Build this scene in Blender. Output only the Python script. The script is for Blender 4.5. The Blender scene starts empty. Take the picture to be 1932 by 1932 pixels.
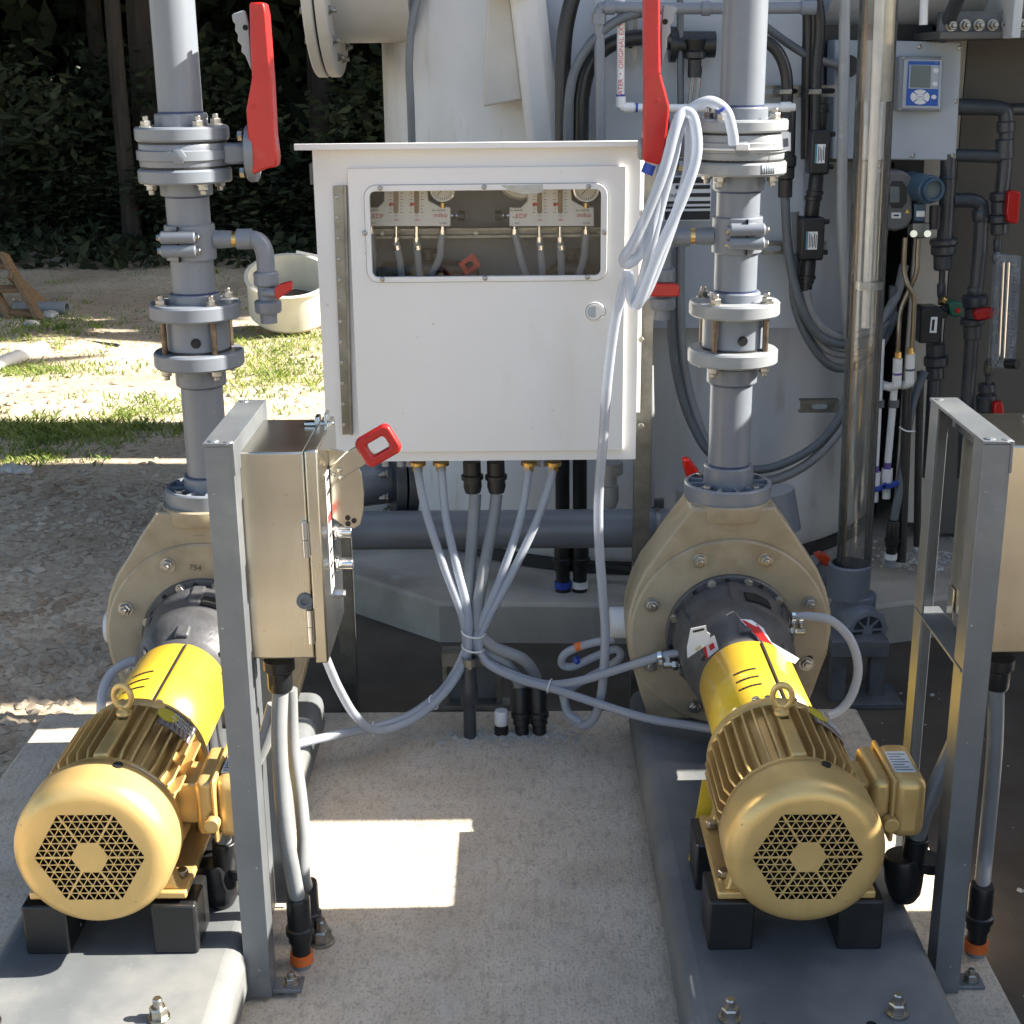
import bpy, bmesh, math, random
from mathutils import Vector, Matrix, Euler
R = math.radians
V = Vector
random.seed(7)
SC = bpy.context.scene
COL = SC.collection

# ---------------------------------------------------------------- camera
H, FPX = 1.52, 2690.0
CM = (Matrix.Rotation(R(0.4), 3, 'Z') @ Matrix.Rotation(R(90 - 17.5), 3, 'X') @ Matrix.Rotation(R(-0.6), 3, 'Z'))
cam = bpy.data.objects.new('camera', bpy.data.cameras.new('camera'))
COL.objects.link(cam)
cam.matrix_world = Matrix.Translation((0, 0, H)) @ CM.to_4x4()
cam.data.sensor_width = 36
cam.data.lens = 36 * FPX / 1932
cam.data.clip_start, cam.data.clip_end = 0.05, 500
SC.camera = cam

# ---------------------------------------------------------------- sky, sun, exposure
SUN_EL, SUN_AZ = R(37), R(1)          # sun stands to the right (+X), a touch behind the machines (+Y)
w = bpy.data.worlds.new('World'); SC.world = w; w.use_nodes = True
nt = w.node_tree; nt.nodes.clear()
sky = nt.nodes.new('ShaderNodeTexSky'); sky.sky_type = 'NISHITA'; sky.sun_disc = False
sky.sun_elevation = SUN_EL; sky.sun_rotation = math.pi / 2 - SUN_AZ
sky.air_density = 1.0; sky.dust_density = 1.8; sky.ozone_density = 0.8
bg = nt.nodes.new('ShaderNodeBackground'); bg.inputs['Strength'].default_value = 0.090
wo = nt.nodes.new('ShaderNodeOutputWorld')
nt.links.new(sky.outputs[0], bg.inputs[0]); nt.links.new(bg.outputs[0], wo.inputs[0])
sl = bpy.data.lights.new('sun', 'SUN'); sl.energy = 5.0; sl.angle = R(0.5); sl.color = (1, 0.94, 0.84)
so = bpy.data.objects.new('sun', sl); COL.objects.link(so)
sd = V((math.cos(SUN_EL) * math.cos(SUN_AZ), math.cos(SUN_EL) * math.sin(SUN_AZ), math.sin(SUN_EL)))
so.rotation_euler = sd.to_track_quat('Z', 'Y').to_euler(); so.location = sd * 30
SC.view_settings.view_transform = 'Standard'; SC.view_settings.look = 'None'
SC.view_settings.exposure = 1.85; SC.view_settings.gamma = 1; SC.view_settings.use_curve_mapping = False
SC.cycles.max_bounces = 8; SC.cycles.transparent_max_bounces = 24
SC.cycles.caustics_reflective = False; SC.cycles.caustics_refractive = False
SC.cycles.sample_clamp_indirect = 6

# ---------------------------------------------------------------- survey: where a sight line meets a plane of the yard
def _d(x, y): return CM @ V(((x - 966) / FPX, -(y - 966) / FPX, -1))
def at(x, y, Y): d = _d(x, y); return V((0, 0, H)) + d * (Y / d.y)
def atz(x, y, z): d = _d(x, y); return V((0, 0, H)) + d * ((z - H) / d.z)
def zY(x, y, Y): return at(x, y, Y).z

# ---------------------------------------------------------------- mesh builder
def frame(ax):
    return V(ax).normalized().to_track_quat('Z', 'Y').to_matrix()
class MB:
    def __init__(s): s.v = []; s.f = []; s.uv = {}
    def add(s, vs, fs):
        n = len(s.v); s.v += [V(p) for p in vs]; s.f += [tuple(i + n for i in f) for f in fs]; return n
    def mm(s, x0, x1, y0, y1, z0, z1):
        s.add([(x0,y0,z0),(x1,y0,z0),(x1,y1,z0),(x0,y1,z0),(x0,y0,z1),(x1,y0,z1),(x1,y1,z1),(x0,y1,z1)],
              [(0,3,2,1),(4,5,6,7),(0,1,5,4),(1,2,6,5),(2,3,7,6),(3,0,4,7)]); return s
    def box(s, c, d, rot=None):
        c = V(c); m = rot if rot else Matrix.Identity(3); q = []
        for z in (-.5, .5):
            for x, y in ((-.5,-.5),(.5,-.5),(.5,.5),(-.5,.5)): q.append(c + m @ V((x*d[0], y*d[1], z*d[2])))
        s.add(q, [(0,3,2,1),(4,5,6,7),(0,1,5,4),(1,2,6,5),(2,3,7,6),(3,0,4,7)]); return s
    def bar(s, a, b, w, t, up=(0,0,1)):
        a, b = V(a), V(b); z = (b - a).normalized(); x = V(up).cross(z)
        if x.length < 1e-4: x = V((1,0,0)).cross(z)
        x.normalize(); y = z.cross(x)
        m = Matrix((x, y, z)).transposed()
        return s.box((a + b) / 2, (w, t, (b - a).length), m)
    def lathe(s, o, ax, prof, n=24, cap0=True, cap1=True):
        o = V(o); m = frame(ax); vs = []; fs = []
        for r, h in prof:
            for i in range(n):
                a = 2*math.pi*i/n; vs.append(o + m @ V((r*math.cos(a), r*math.sin(a), h)))
        for k in range(len(prof) - 1):
            for i in range(n):
                j = (i + 1) % n; fs.append((k*n+i, k*n+j, (k+1)*n+j, (k+1)*n+i))
        if cap0: fs.append(tuple(range(n))[::-1])
        if cap1: fs.append(tuple((len(prof)-1)*n + i for i in range(n)))
        s.add(vs, fs); return s
    def cyl(s, a, b, r, r1=None, n=20):
        a, b = V(a), V(b); return s.lathe(a, b - a, [(r, 0), (r if r1 is None else r1, (b - a).length)], n)
    def ring(s, o, ax, r0, r1, h, n=32):
        return s.lathe(o, ax, [(r0, 0), (r1, 0), (r1, h), (r0, h), (r0, 0)], n, False, False)
    def prism(s, poly, ext):
        poly = [V(p) for p in poly]; e = V(ext); n = len(poly)
        nor = V((0,0,0))
        for i in range(n): nor += poly[i].cross(poly[(i+1) % n])
        if nor.dot(e) < 0: poly = poly[::-1]
        s.add(poly + [p + e for p in poly], [tuple(range(n))[::-1], tuple(range(n, 2*n))] + [(i, (i+1) % n, n + (i+1) % n, n + i) for i in range(n)]); return s
    def tube(s, pts, r, n=10, k=6, smooth=True, cap=True):
        P = [V(p) for p in pts]
        if smooth and len(P) > 2:
            Q = [P[0]*2 - P[1]] + P + [P[-1]*2 - P[-2]]; C = []
            for i in range(1, len(Q) - 2):
                p0, p1, p2, p3 = Q[i-1:i+3]
                for j in range(k):
                    t = j / k
                    C.append(.5*((2*p1) + (p2-p0)*t + (2*p0-5*p1+4*p2-p3)*t*t + (3*p1-p0-3*p2+p3)*t**3))
            C.append(P[-1]); P = C
        N = len(P); T = [(P[min(i+1, N-1)] - P[max(i-1, 0)]).normalized() for i in range(N)]
        x = T[0].orthogonal().normalized(); vs = []; L = 0; Ls = []
        for i in range(N):
            x = (x - T[i]*x.dot(T[i])).normalized(); y = T[i].cross(x)
            if i: L += (P[i] - P[i-1]).length
            Ls.append(L)
            for a in range(n):
                t = 2*math.pi*a/n; vs.append(P[i] + (x*math.cos(t) + y*math.sin(t))*r)
        b = s.add(vs, []); f0 = len(s.f)
        for i in range(N - 1):
            for a in range(n):
                c = (a + 1) % n
                s.uv[len(s.f)] = [(a/n, Ls[i]), ((a+1)/n, Ls[i]), ((a+1)/n, Ls[i+1]), (a/n, Ls[i+1])]
                s.f.append((b+i*n+a, b+i*n+c, b+(i+1)*n+c, b+(i+1)*n+a))
        if cap:
            s.f.append(tuple(b + a for a in range(n))[::-1]); s.f.append(tuple(b + (N-1)*n + a for a in range(n)))
        return s
    def torus(s, o, ax, Rr, r, n=24, m=8, sy=1.0):
        o = V(o); F = frame(ax); vs = []; fs = []
        for i in range(n):
            a = 2*math.pi*i/n
            for j in range(m):
                b = 2*math.pi*j/m; q = Rr + r*math.cos(b)
                vs.append(o + F @ V((q*math.cos(a), q*math.sin(a)*sy, r*math.sin(b))))
        for i in range(n):
            for j in range(m):
                fs.append((i*m+j, ((i+1)%n)*m+j, ((i+1)%n)*m+(j+1)%m, i*m+(j+1)%m))
        s.add(vs, fs); return s
    def hexp(s, o, ax, r, h): return s.lathe(o, ax, [(r*.92, 0), (r, h*.1), (r, h*.85), (r*.88, h)], 6)
    def mesh(s, name, base=V((0,0,0)), smooth=32):
        me = bpy.data.meshes.new(name)
        me.from_pydata([tuple(p - base) for p in s.v], [], s.f)
        if s.uv:
            ul = me.uv_layers.new(name='UVMap').data
            for fi, q in s.uv.items():
                st = me.polygons[fi].loop_start
                for k in range(4): ul[st + k].uv = q[k]
        if smooth:
            me.polygons.foreach_set('use_smooth', [True]*len(me.polygons)); me.set_sharp_from_angle(angle=R(smooth))
        me.update(); return me

BASE = {}
def tag(o, label, cat, group=None, kind=None):
    if label: o['label'] = label
    if cat: o['category'] = cat
    if group: o['group'] = group
    if kind: o['kind'] = kind
    return o
def thing(name, label, cat, loc, group=None):
    o = bpy.data.objects.new(name, None); COL.objects.link(o); o.location = V(loc); o.empty_display_size = .05
    BASE[o.name] = V(loc); return tag(o, label, cat, group)
def link(name, me, m, parent=None, bevel=0, bseg=2):
    o = bpy.data.objects.new(name, me); COL.objects.link(o)
    if m and not me.materials: me.materials.append(m)
    if parent: o.parent = parent; BASE[o.name] = BASE[parent.name]
    if bevel:
        b = o.modifiers.new('bevel', 'BEVEL'); b.width = bevel; b.segments = bseg; b.limit_method = 'ANGLE'; b.angle_limit = R(40)
        b.harden_normals = False
    return o
def part(name, mb, m, parent, bevel=0, smooth=32, label=None, bseg=2):
    o = link(name, mb.mesh(name, BASE[parent.name], smooth), m, parent, bevel, bseg)
    if label: o['label'] = label
    return o
def solo(name, mb, m, label, cat, group=None, bevel=0, smooth=32, kind=None, bseg=2):
    xs = [p.x for p in mb.v]; ys = [p.y for p in mb.v]; zs = [p.z for p in mb.v]
    base = V(((min(xs)+max(xs))/2, (min(ys)+max(ys))/2, min(zs)))
    o = link(name, mb.mesh(name, base, smooth), m, None, bevel, bseg); o.location = base; BASE[o.name] = base
    return tag(o, label, cat, group, kind)
def inst(name, me, m, parent, loc, ax=(0,0,1), roll=0):
    o = bpy.data.objects.new(name, me); COL.objects.link(o)
    if m and not me.materials: me.materials.append(m)
    o.parent = parent; o.location = V(loc) - BASE[parent.name]; BASE[o.name] = V(loc)
    o.rotation_euler = (frame(ax) @ Matrix.Rotation(roll, 3, 'Z')).to_euler(); return o
def copy_tree(o, dx, label=None, parent=None):
    c = o.copy(); COL.objects.link(c)
    if parent is None:
        c.location = o.location + V(dx); BASE[c.name] = c.location.copy()
        if label: c['label'] = label
    else: c.parent = parent
    for ch in list(o.children): copy_tree(ch, dx, None, c)
    return c
def text(body, size, loc, rot, m, parent, name='lettering', align='CENTER', sx=1.0):
    cu = bpy.data.curves.new(name, 'FONT'); cu.body = body; cu.size = size; cu.align_x = align; cu.align_y = 'CENTER'; cu.extrude = .0002
    t = bpy.data.objects.new(name, cu); COL.objects.link(t)
    dg = bpy.context.evaluated_depsgraph_get(); dg.update()
    me = bpy.data.meshes.new_from_object(t.evaluated_get(dg)); bpy.data.objects.remove(t)
    me.name = name; me.materials.clear(); me.materials.append(m)
    o = bpy.data.objects.new(name, me); COL.objects.link(o); o.parent = parent
    o.location = V(loc) - BASE[parent.name]; o.rotation_euler = rot; o.scale.x = sx; return o
FRONT = (R(90), 0, 0)

# ---------------------------------------------------------------- materials
def M(name, col, rough=.5, metal=0.0, var=.12, scale=12, bump=0.0, bscale=80, coat=0.0, spec=.5, col2=None, lo=.38, hi=.66, stretch=None, detail=5):
    m = bpy.data.materials.new(name); m.use_nodes = True; n = m.node_tree; b = n.nodes['Principled BSDF']
    b.inputs['Roughness'].default_value = rough; b.inputs['Metallic'].default_value = metal
    b.inputs['Coat Weight'].default_value = coat; b.inputs['Specular IOR Level'].default_value = spec
    tc = n.nodes.new('ShaderNodeTexCoord'); src = tc.outputs['Object']
    if stretch:
        mp = n.nodes.new('ShaderNodeMapping'); mp.inputs['Scale'].default_value = stretch
        n.links.new(src, mp.inputs['Vector']); src = mp.outputs['Vector']
    nz = n.nodes.new('ShaderNodeTexNoise'); nz.inputs['Scale'].default_value = scale; nz.inputs['Detail'].default_value = detail
    nz.inputs['Roughness'].default_value = .6
    n.links.new(src, nz.inputs['Vector'])
    rp = n.nodes.new('ShaderNodeValToRGB')
    c2 = col2 if col2 else tuple(min(1, c*(1+var)) for c in col); c1 = col if col2 else tuple(c*(1-var) for c in col)
    rp.color_ramp.elements[0].position = lo; rp.color_ramp.elements[1].position = hi
    rp.color_ramp.elements[0].color = (*c1, 1); rp.color_ramp.elements[1].color = (*c2, 1)
    n.links.new(nz.outputs['Fac'], rp.inputs['Fac']); n.links.new(rp.outputs['Color'], b.inputs['Base Color'])
    rr = n.nodes.new('ShaderNodeMapRange'); rr.inputs['To Min'].default_value = max(.02, rough-.08); rr.inputs['To Max'].default_value = min(1, rough+.1)
    n.links.new(nz.outputs['Fac'], rr.inputs['Value']); n.links.new(rr.outputs['Result'], b.inputs['Roughness'])
    if bump:
        n2 = n.nodes.new('ShaderNodeTexNoise'); n2.inputs['Scale'].default_value = bscale; n2.inputs['Detail'].default_value = 4
        n.links.new(src, n2.inputs['Vector'])
        bp = n.nodes.new('ShaderNodeBump'); bp.inputs['Strength'].default_value = bump; bp.inputs['Distance'].default_value = .004
        n.links.new(n2.outputs['Fac'], bp.inputs['Height']); n.links.new(bp.outputs['Normal'], b.inputs['Normal'])
    m['b'] = b.name
    return m
def layer(m, col, scale, lo, hi, amt=1.0, stretch=None, musg=False):
    """stains / speckle or imitated reflections with a shape of their own over a material's colour"""
    n = m.node_tree; b = n.nodes['Principled BSDF']; old = b.inputs['Base Color'].links[0].from_socket
    tc = n.nodes.new('ShaderNodeTexCoord'); src = tc.outputs['Object']
    if stretch:
        mp = n.nodes.new('ShaderNodeMapping'); mp.inputs['Scale'].default_value = stretch; n.links.new(src, mp.inputs['Vector']); src = mp.outputs['Vector']
    nz = n.nodes.new('ShaderNodeTexNoise'); nz.inputs['Scale'].default_value = scale; nz.inputs['Detail'].default_value = 6; n.links.new(src, nz.inputs['Vector'])
    mr = n.nodes.new('ShaderNodeMapRange'); mr.inputs['From Min'].default_value = lo; mr.inputs['From Max'].default_value = hi; mr.inputs['To Max'].default_value = amt
    n.links.new(nz.outputs['Fac'], mr.inputs['Value'])
    mx = n.nodes.new('ShaderNodeMix'); mx.data_type = 'RGBA'; n.links.new(mr.outputs['Result'], mx.inputs['Factor'])
    n.links.new(old, mx.inputs['A']); mx.inputs['B'].default_value = (*col, 1); n.links.new(mx.outputs['Result'], b.inputs['Base Color']); return m

pvc = M('grey_pvc', (.175,.195,.225), .33, var=.06, scale=5, bump=.02, bscale=30)
layer(pvc, (.235,.245,.26), 3, .55, .75, .5)
pvc_lt = M('weathered_grey_pvc', (.275,.29,.30), .38, var=.06, scale=6, bump=.02)
pvc_dk = M('dark_grey_pvc', (.05,.056,.064), .35, var=.15, scale=8)
conduit = M('grey_flexible_conduit', (.225,.235,.24), .42, var=.07, scale=14, bump=.03, bscale=120)
conduit_dk = M('slate_cable_jacket', (.105,.12,.135), .42, var=.1)
black = M('black_plastic', (.014,.0145,.016), .38, var=.2, bump=.05, bscale=60)
rubber = M('black_rubber', (.02,.02,.021), .6, var=.2)
white = M('white_laminate', (.80,.79,.775), .42, var=.02, scale=3, bump=.015, bscale=40)
layer(white, (.62,.585,.52), 7, .60, .80, .5, (1,1,.3)); layer(white, (.45,.42,.37), 55, .70, .76, .55); layer(white, (.66,.63,.57), 1.6, .5, .75, .5)
white_pl = M('white_plastic', (.78,.775,.76), .4, var=.04)
purple = M('purple_primer', (.16,.09,.33), .5, var=.2)
frp = M('white_frp', (.56,.57,.575), .5, var=.07, scale=2.2, bump=.25, bscale=16)
layer(frp, (.42,.405,.36), 4, .5, .72, .7, (1,1,.3)); layer(frp, (.35,.32,.27), 22, .60, .74, .5, (1,1,.25))
frp_dirt = M('grubby_frp', (.52,.505,.47), .55, var=.1, scale=3, bump=.25, bscale=18)
layer(frp_dirt, (.40,.37,.31), 5, .48, .72, .6, (1,1,.4))
beige = M('shade_darkened_gelcoat', (.115,.11,.10), .5, var=.12, scale=2.5, bump=.12, bscale=20)  # base colour darkened to stand in for deep shade at the far right
panel = M('pale_grey_board', (.42,.46,.50), .45, var=.04, scale=4)
tan = M('tan_frp_casting', (.335,.28,.19), .48, var=.12, scale=9, bump=.12, bscale=45)
layer(tan, (.23,.175,.10), 14, .54, .74, .7); layer(tan, (.43,.37,.27), 5, .55, .75, .5)
iron = M('dark_grey_cast_iron', (.088,.088,.092), .42, metal=.25, var=.2, scale=18, bump=.25, bscale=90)
gold = M('gold_enamel', (.70,.48,.185), .38, metal=.45, var=.06, scale=9, bump=.05, bscale=220)
layer(gold, (.50,.33,.11), 16, .56, .78, .5)
layer(gold, (.20,.15,.09), 90, .70, .76, .7)
yellow = M('yellow_enamel', (.88,.56,.035), .34, var=.04, scale=8, coat=.35)
layer(yellow, (.55,.33,.03), 26, .6, .75, .5)
red = M('red_plastic', (.46,.010,.008), .34, var=.08, bump=.03, bscale=60, coat=.1)
layer(red, (.50,.10,.08), 16, .6, .8, .5); layer(red, (.60,.25,.2), 120, .70, .76, .6); layer(pvc, (.42,.43,.44), 70, .70, .76, .6, (1,1,.3)); layer(pvc_lt, (.42,.41,.38), 30, .6, .76, .6)
blue = M('blue_plastic', (.02,.06,.36), .4)
bluegrey = M('blue_painted_casting', (.055,.10,.15), .35, var=.1)
green = M('green_painted_body', (.01,.09,.055), .4)
orange = M('orange_tape', (.75,.16,.03), .55)
galv = M('galvanised_steel', (.19,.205,.22), .45, metal=.55, var=.08, scale=9, bump=.06, bscale=70)
layer(galv, (.40,.41,.40), 6, .55, .8, .6); layer(galv, (.6,.6,.58), 90, .72, .76, .6)
steel = M('stainless_steel', (.57,.535,.455), .24, metal=1.0, var=.10, scale=5, stretch=(1,1,.25), bump=.02, bscale=60)
layer(steel, (.45,.34,.2), 90, .68, .76, .75)
layer(steel, (.30,.26,.18), 2.2, .42, .72, .8, (.6,.6,1.6))  # broad stains doubling as painted reflection bands on the boxes
bolt_m = M('zinc_bolt', (.40,.385,.35), .36, metal=1.0, var=.2, scale=60)
brass = M('brass', (.62,.42,.16), .3, metal=1.0, var=.15)
chrome = M('chrome', (.75,.75,.74), .12, metal=1.0, var=.05)
wood = M('weathered_timber', (.20,.13,.07), .75, var=.25, scale=5, stretch=(3,3,30), bump=.3, bscale=40)
basem = M('slate_grey_baseplate', (.135,.145,.15), .55, var=.12, scale=5, bump=.10, bscale=60)
layer(basem, (.26,.25,.225), 5, .46, .74, .7); layer(basem, (.30,.28,.24), 160, .68, .74, .6)
paper = M('white_paper', (.8,.8,.78), .6, var=.03)
ink = M('black_ink', (.02,.02,.022), .6)
redink = M('red_ink', (.55,.03,.03), .6)
blueink = M('blue_print', (.02,.1,.42), .5)
lcd = M('lcd_glass', (.16,.19,.18), .18, var=.05)
void = M('dark_opening', (.006,.006,.006), .8)
plate_m = M('printed_nameplate', (.20,.17,.17), .35, metal=.5, var=.3, scale=40, stretch=(1,6,1))
primer = M('blue_primer', (.035,.05,.12), .5, var=.3, scale=40)
dull = M('grey_painted_steel', (.13,.14,.15), .5, metal=.2, var=.2, scale=14)
strut = M('dull_strut_steel', (.24,.235,.21), .4, metal=.8, var=.25, scale=18)
def clear_mat(name, tint, rough, refl, haze, hazecol):
    m = bpy.data.materials.new(name); m.use_nodes = True; n = m.node_tree; n.nodes.clear()
    o = n.nodes.new('ShaderNodeOutputMaterial'); t = n.nodes.new('ShaderNodeBsdfTransparent'); t.inputs[0].default_value = (*tint, 1)
    g = n.nodes.new('ShaderNodeBsdfGlossy'); g.inputs['Roughness'].default_value = rough
    f = n.nodes.new('ShaderNodeFresnel'); f.inputs['IOR'].default_value = 1.5
    mu = n.nodes.new('ShaderNodeMath'); mu.operation = 'MULTIPLY'; mu.inputs[1].default_value = refl; n.links.new(f.outputs[0], mu.inputs[0])
    a = n.nodes.new('ShaderNodeMixShader'); n.links.new(mu.outputs[0], a.inputs[0]); n.links.new(t.outputs[0], a.inputs[1]); n.links.new(g.outputs[0], a.inputs[2])
    d = n.nodes.new('ShaderNodeBsdfDiffuse'); d.inputs[0].default_value = (*hazecol, 1)
    tc = n.nodes.new('ShaderNodeTexCoord'); nz = n.nodes.new('ShaderNodeTexNoise'); nz.inputs['Scale'].default_value = 30; nz.inputs['Detail'].default_value = 6
    n.links.new(tc.outputs['Object'], nz.inputs['Vector'])
    mr = n.nodes.new('ShaderNodeMapRange'); mr.inputs['From Min'].default_value = .35; mr.inputs['From Max'].default_value = .7
    mr.inputs['To Min'].default_value = haze*.6; mr.inputs['To Max'].default_value = haze*1.5
    n.links.new(nz.outputs['Fac'], mr.inputs['Value'])
    b = n.nodes.new('ShaderNodeMixShader'); n.links.new(mr.outputs[0], b.inputs[0]); n.links.new(a.outputs[0], b.inputs[1]); n.links.new(d.outputs[0], b.inputs[2])
    n.links.new(b.outputs[0], o.inputs[0]); return m
acrylic = clear_mat('clear_pvc_tube', (.97,.965,.95), .05, 1.1, .055, (.60,.60,.58))
pane_m = clear_mat('window_acrylic', (.95,.945,.93), .02, .35, .001, (.5,.5,.48))
def hose_mat(name, col, dark):
    m = bpy.data.materials.new(name); m.use_nodes = True; n = m.node_tree; b = n.nodes['Principled BSDF']; out = n.nodes['Material Output']
    uv = n.nodes.new('ShaderNodeUVMap'); sp = n.nodes.new('ShaderNodeSeparateXYZ'); n.links.new(uv.outputs[0], sp.inputs[0])
    def mth(op, a, bb):
        q = n.nodes.new('ShaderNodeMath'); q.operation = op
        for i, z in enumerate((a, bb)):
            if isinstance(z, (int, float)): q.inputs[i].default_value = z
            elif z is not None: n.links.new(z, q.inputs[i])
        return q.outputs[0]
    u = mth('MULTIPLY', sp.outputs['X'], 2*math.pi*8); v = mth('MULTIPLY', sp.outputs['Y'], 1150.0)
    s1 = mth('ABSOLUTE', mth('SINE', mth('ADD', u, v), None), None); s2 = mth('ABSOLUTE', mth('SINE', mth('SUBTRACT', u, v), None), None)
    mn = mth('MINIMUM', s1, s2)
    rp = n.nodes.new('ShaderNodeMapRange'); rp.inputs['From Min'].default_value = .05; rp.inputs['From Max'].default_value = .4; n.links.new(mn, rp.inputs['Value'])
    mx = n.nodes.new('ShaderNodeMix'); mx.data_type = 'RGBA'; n.links.new(rp.outputs[0], mx.inputs['Factor'])
    mx.inputs['A'].default_value = (*col, 1); mx.inputs['B'].default_value = (*dark, 1)
    n.links.new(mx.outputs['Result'], b.inputs['Base Color']); b.inputs['Roughness'].default_value = .16; b.inputs['Coat Weight'].default_value = .3
    tl = n.nodes.new('ShaderNodeBsdfTranslucent'); n.links.new(mx.outputs['Result'], tl.inputs[0])
    tr = n.nodes.new('ShaderNodeBsdfTransparent'); tr.inputs[0].default_value = (.86,.9,.97,1)
    a = n.nodes.new('ShaderNodeMixShader'); a.inputs[0].default_value = .3; n.links.new(b.outputs[0], a.inputs[1]); n.links.new(tl.outputs[0], a.inputs[2])
    c = n.nodes.new('ShaderNodeMixShader'); c.inputs[0].default_value = .3; n.links.new(a.outputs[0], c.inputs[1]); n.links.new(tr.outputs[0], c.inputs[2])
    n.links.new(c.outputs[0], out.inputs[0]); return m
braid = hose_mat('clear_braided_hose', (.78,.80,.84), (.46,.50,.56))

def hexnut(r, h, stud=0, sr=None, washer=True):
    m = MB()
    if washer: m.cyl((0,0,0), (0,0,.0025), r*1.25, n=16)
    m.hexp((0,0,.002), (0,0,1), r, h)
    if stud: m.lathe((0,0,h), (0,0,1), [(sr or r*.55, 0), (sr or r*.55, stud*.85), ((sr or r*.55)*.8, stud)], 12)
    return m.mesh('hex_bolt')
NUT = hexnut(.0112, .011, .006); STUD = hexnut(.0112, .011, .011); HEAD = hexnut(.0108, .010, 0, None, False)
SMALL = hexnut(.007, .006, 0, None, True)
SCREW = MB().lathe((0,0,0), (0,0,1), [(.0046,0),(.0042,.0018),(.002,.0026)], 10).mesh('screw')
for me_ in (NUT, STUD, HEAD, SMALL, SCREW): me_.materials.append(bolt_m)
# ================================================================ SETTING
GZ = -.12
ground_m = M('dirt_and_gravel', (.42,.325,.22), .9, var=.2, scale=1.6, bump=.6, bscale=26, col2=(.62,.53,.39))
layer(ground_m, (.26,.21,.155), 34, .46, .62, .55); layer(ground_m, (.55,.52,.47), 70, .6, .7, .7)
soil_m = M('damp_soil', (.085,.066,.047), .85, var=.35, scale=5, bump=.5, bscale=30, col2=(.12,.10,.08))
layer(soil_m, (.30,.27,.23), 120, .7, .76, .6)
conc = M('broomed_concrete', (.51,.435,.335), .88, var=.1, scale=5, bump=.0, col2=(.65,.57,.455))
layer(conc, (.20,.175,.14), 150, .50, .72, .6, (1.3,.8,1)); layer(conc, (.26,.225,.18), 45, .5, .75, .6, (1.5,.6,1)); layer(conc, (.36,.27,.17), 5, .6, .78, .6); layer(conc, (.56,.53,.48), 9, .56, .74, .5)
def broom(m):
    n = m.node_tree; b = n.nodes['Principled BSDF']; tc = n.nodes.new('ShaderNodeTexCoord')
    mp = n.nodes.new('ShaderNodeMapping'); mp.inputs['Scale'].default_value = (260, 14, 60); n.links.new(tc.outputs['Object'], mp.inputs[0])
    nz = n.nodes.new('ShaderNodeTexNoise'); nz.inputs['Scale'].default_value = 1; nz.inputs['Detail'].default_value = 5; n.links.new(mp.outputs[0], nz.inputs[0])
    n3 = n.nodes.new('ShaderNodeTexNoise'); n3.inputs['Scale'].default_value = 130; n.links.new(tc.outputs['Object'], n3.inputs[0])
    ad = n.nodes.new('ShaderNodeMath'); ad.operation = 'ADD'; n.links.new(nz.outputs[0], ad.inputs[0]); n.links.new(n3.outputs[0], ad.inputs[1])
    bp = n.nodes.new('ShaderNodeBump'); bp.inputs['Strength'].default_value = .5; bp.inputs['Distance'].default_value = .003
    n.links.new(ad.outputs[0], bp.inputs['Height']); n.links.new(bp.outputs[0], b.inputs['Normal'])
layer(conc, (.27,.225,.17), 2.0, .60, .74, .45); broom(conc)
conc2 = M('old_concrete', (.44,.40,.34), .85, var=.12, scale=4, bump=.4, bscale=60)
layer(conc2, (.19,.165,.135), 3, .5, .7, .7); layer(conc2, (.5,.48,.44), 12, .6, .75, .6)

def hgt(x, y):
    h = GZ
    if x < -1.5: h += (.02*math.sin(x*2.1+y*.9) + .015*math.sin(x*4.3-y*2.7))*min(1, (-1.5-x)/1.5)
    if y > 10: h += .05*min(y-10, 10) + .05*math.sin(x*1.3+y)*min(1, (y-10)/2)
    return h
def sp(n, s, c):
    return [c + s*math.sinh(t*5.2)/math.sinh(5.2)*1.0 for t in [(-1 + 2*i/(n-1)) for i in range(n)]]
mb = MB(); NX = 90; xs = sp(NX, 220, -1.5); ys = sp(NX, 220, 6.5)
mb.v = [V((x, y, hgt(x, y))) for y in ys for x in xs]
mb.f = [(j*NX+i, j*NX+i+1, (j+1)*NX+i+1, (j+1)*NX+i) for j in range(NX-1) for i in range(NX-1)]
g = link('ground', mb.mesh('ground', V((0,0,0)), 180), ground_m); tag(g, 'pale dirt and gravel yard around the concrete slab', 'ground', None, 'structure')
mb = MB(); mb.add([(.55,-1,GZ+.004),(5,-1,GZ+.004),(5,6,GZ+.004),(.3,6,GZ+.004),(-1.3,4.7,GZ+.004),(-1.05,3.3,GZ+.004),(-.9,3.0,GZ+.004)], [(0,1,2,3,4,5,6)])
tag(link('soil', mb.mesh('soil'), soil_m), 'dark damp soil beside and behind the pump slab', 'soil', None, 'structure')
mb = MB(); mb.mm(-1.178, .82, .9, 3.2, GZ-.05, 0)
s = link('concrete_slab', mb.mesh('concrete_slab'), conc, None, .009, 2); tag(s, 'broom finished concrete slab carrying both pumps', 'slab', None, 'structure')
mb = MB(); a0 = atz(830,1214,GZ); a1 = atz(1640,1222,GZ)
pp = [(a0.x,a0.y),(a1.x,a1.y),(1.8,4.1),(2.05,5.2),(1.5,6.2),(.2,6.5),(-.9,5.9),(a0.x-.9,a0.y+.78)]
mb.prism([(x,y,GZ-.05) for x,y in pp], (0,0,.18))
s = link('tank_pad', mb.mesh('tank_pad'), conc2, None, .012, 2); tag(s, 'many sided concrete pad under the tall white tank', 'pad', None, 'structure')

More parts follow.
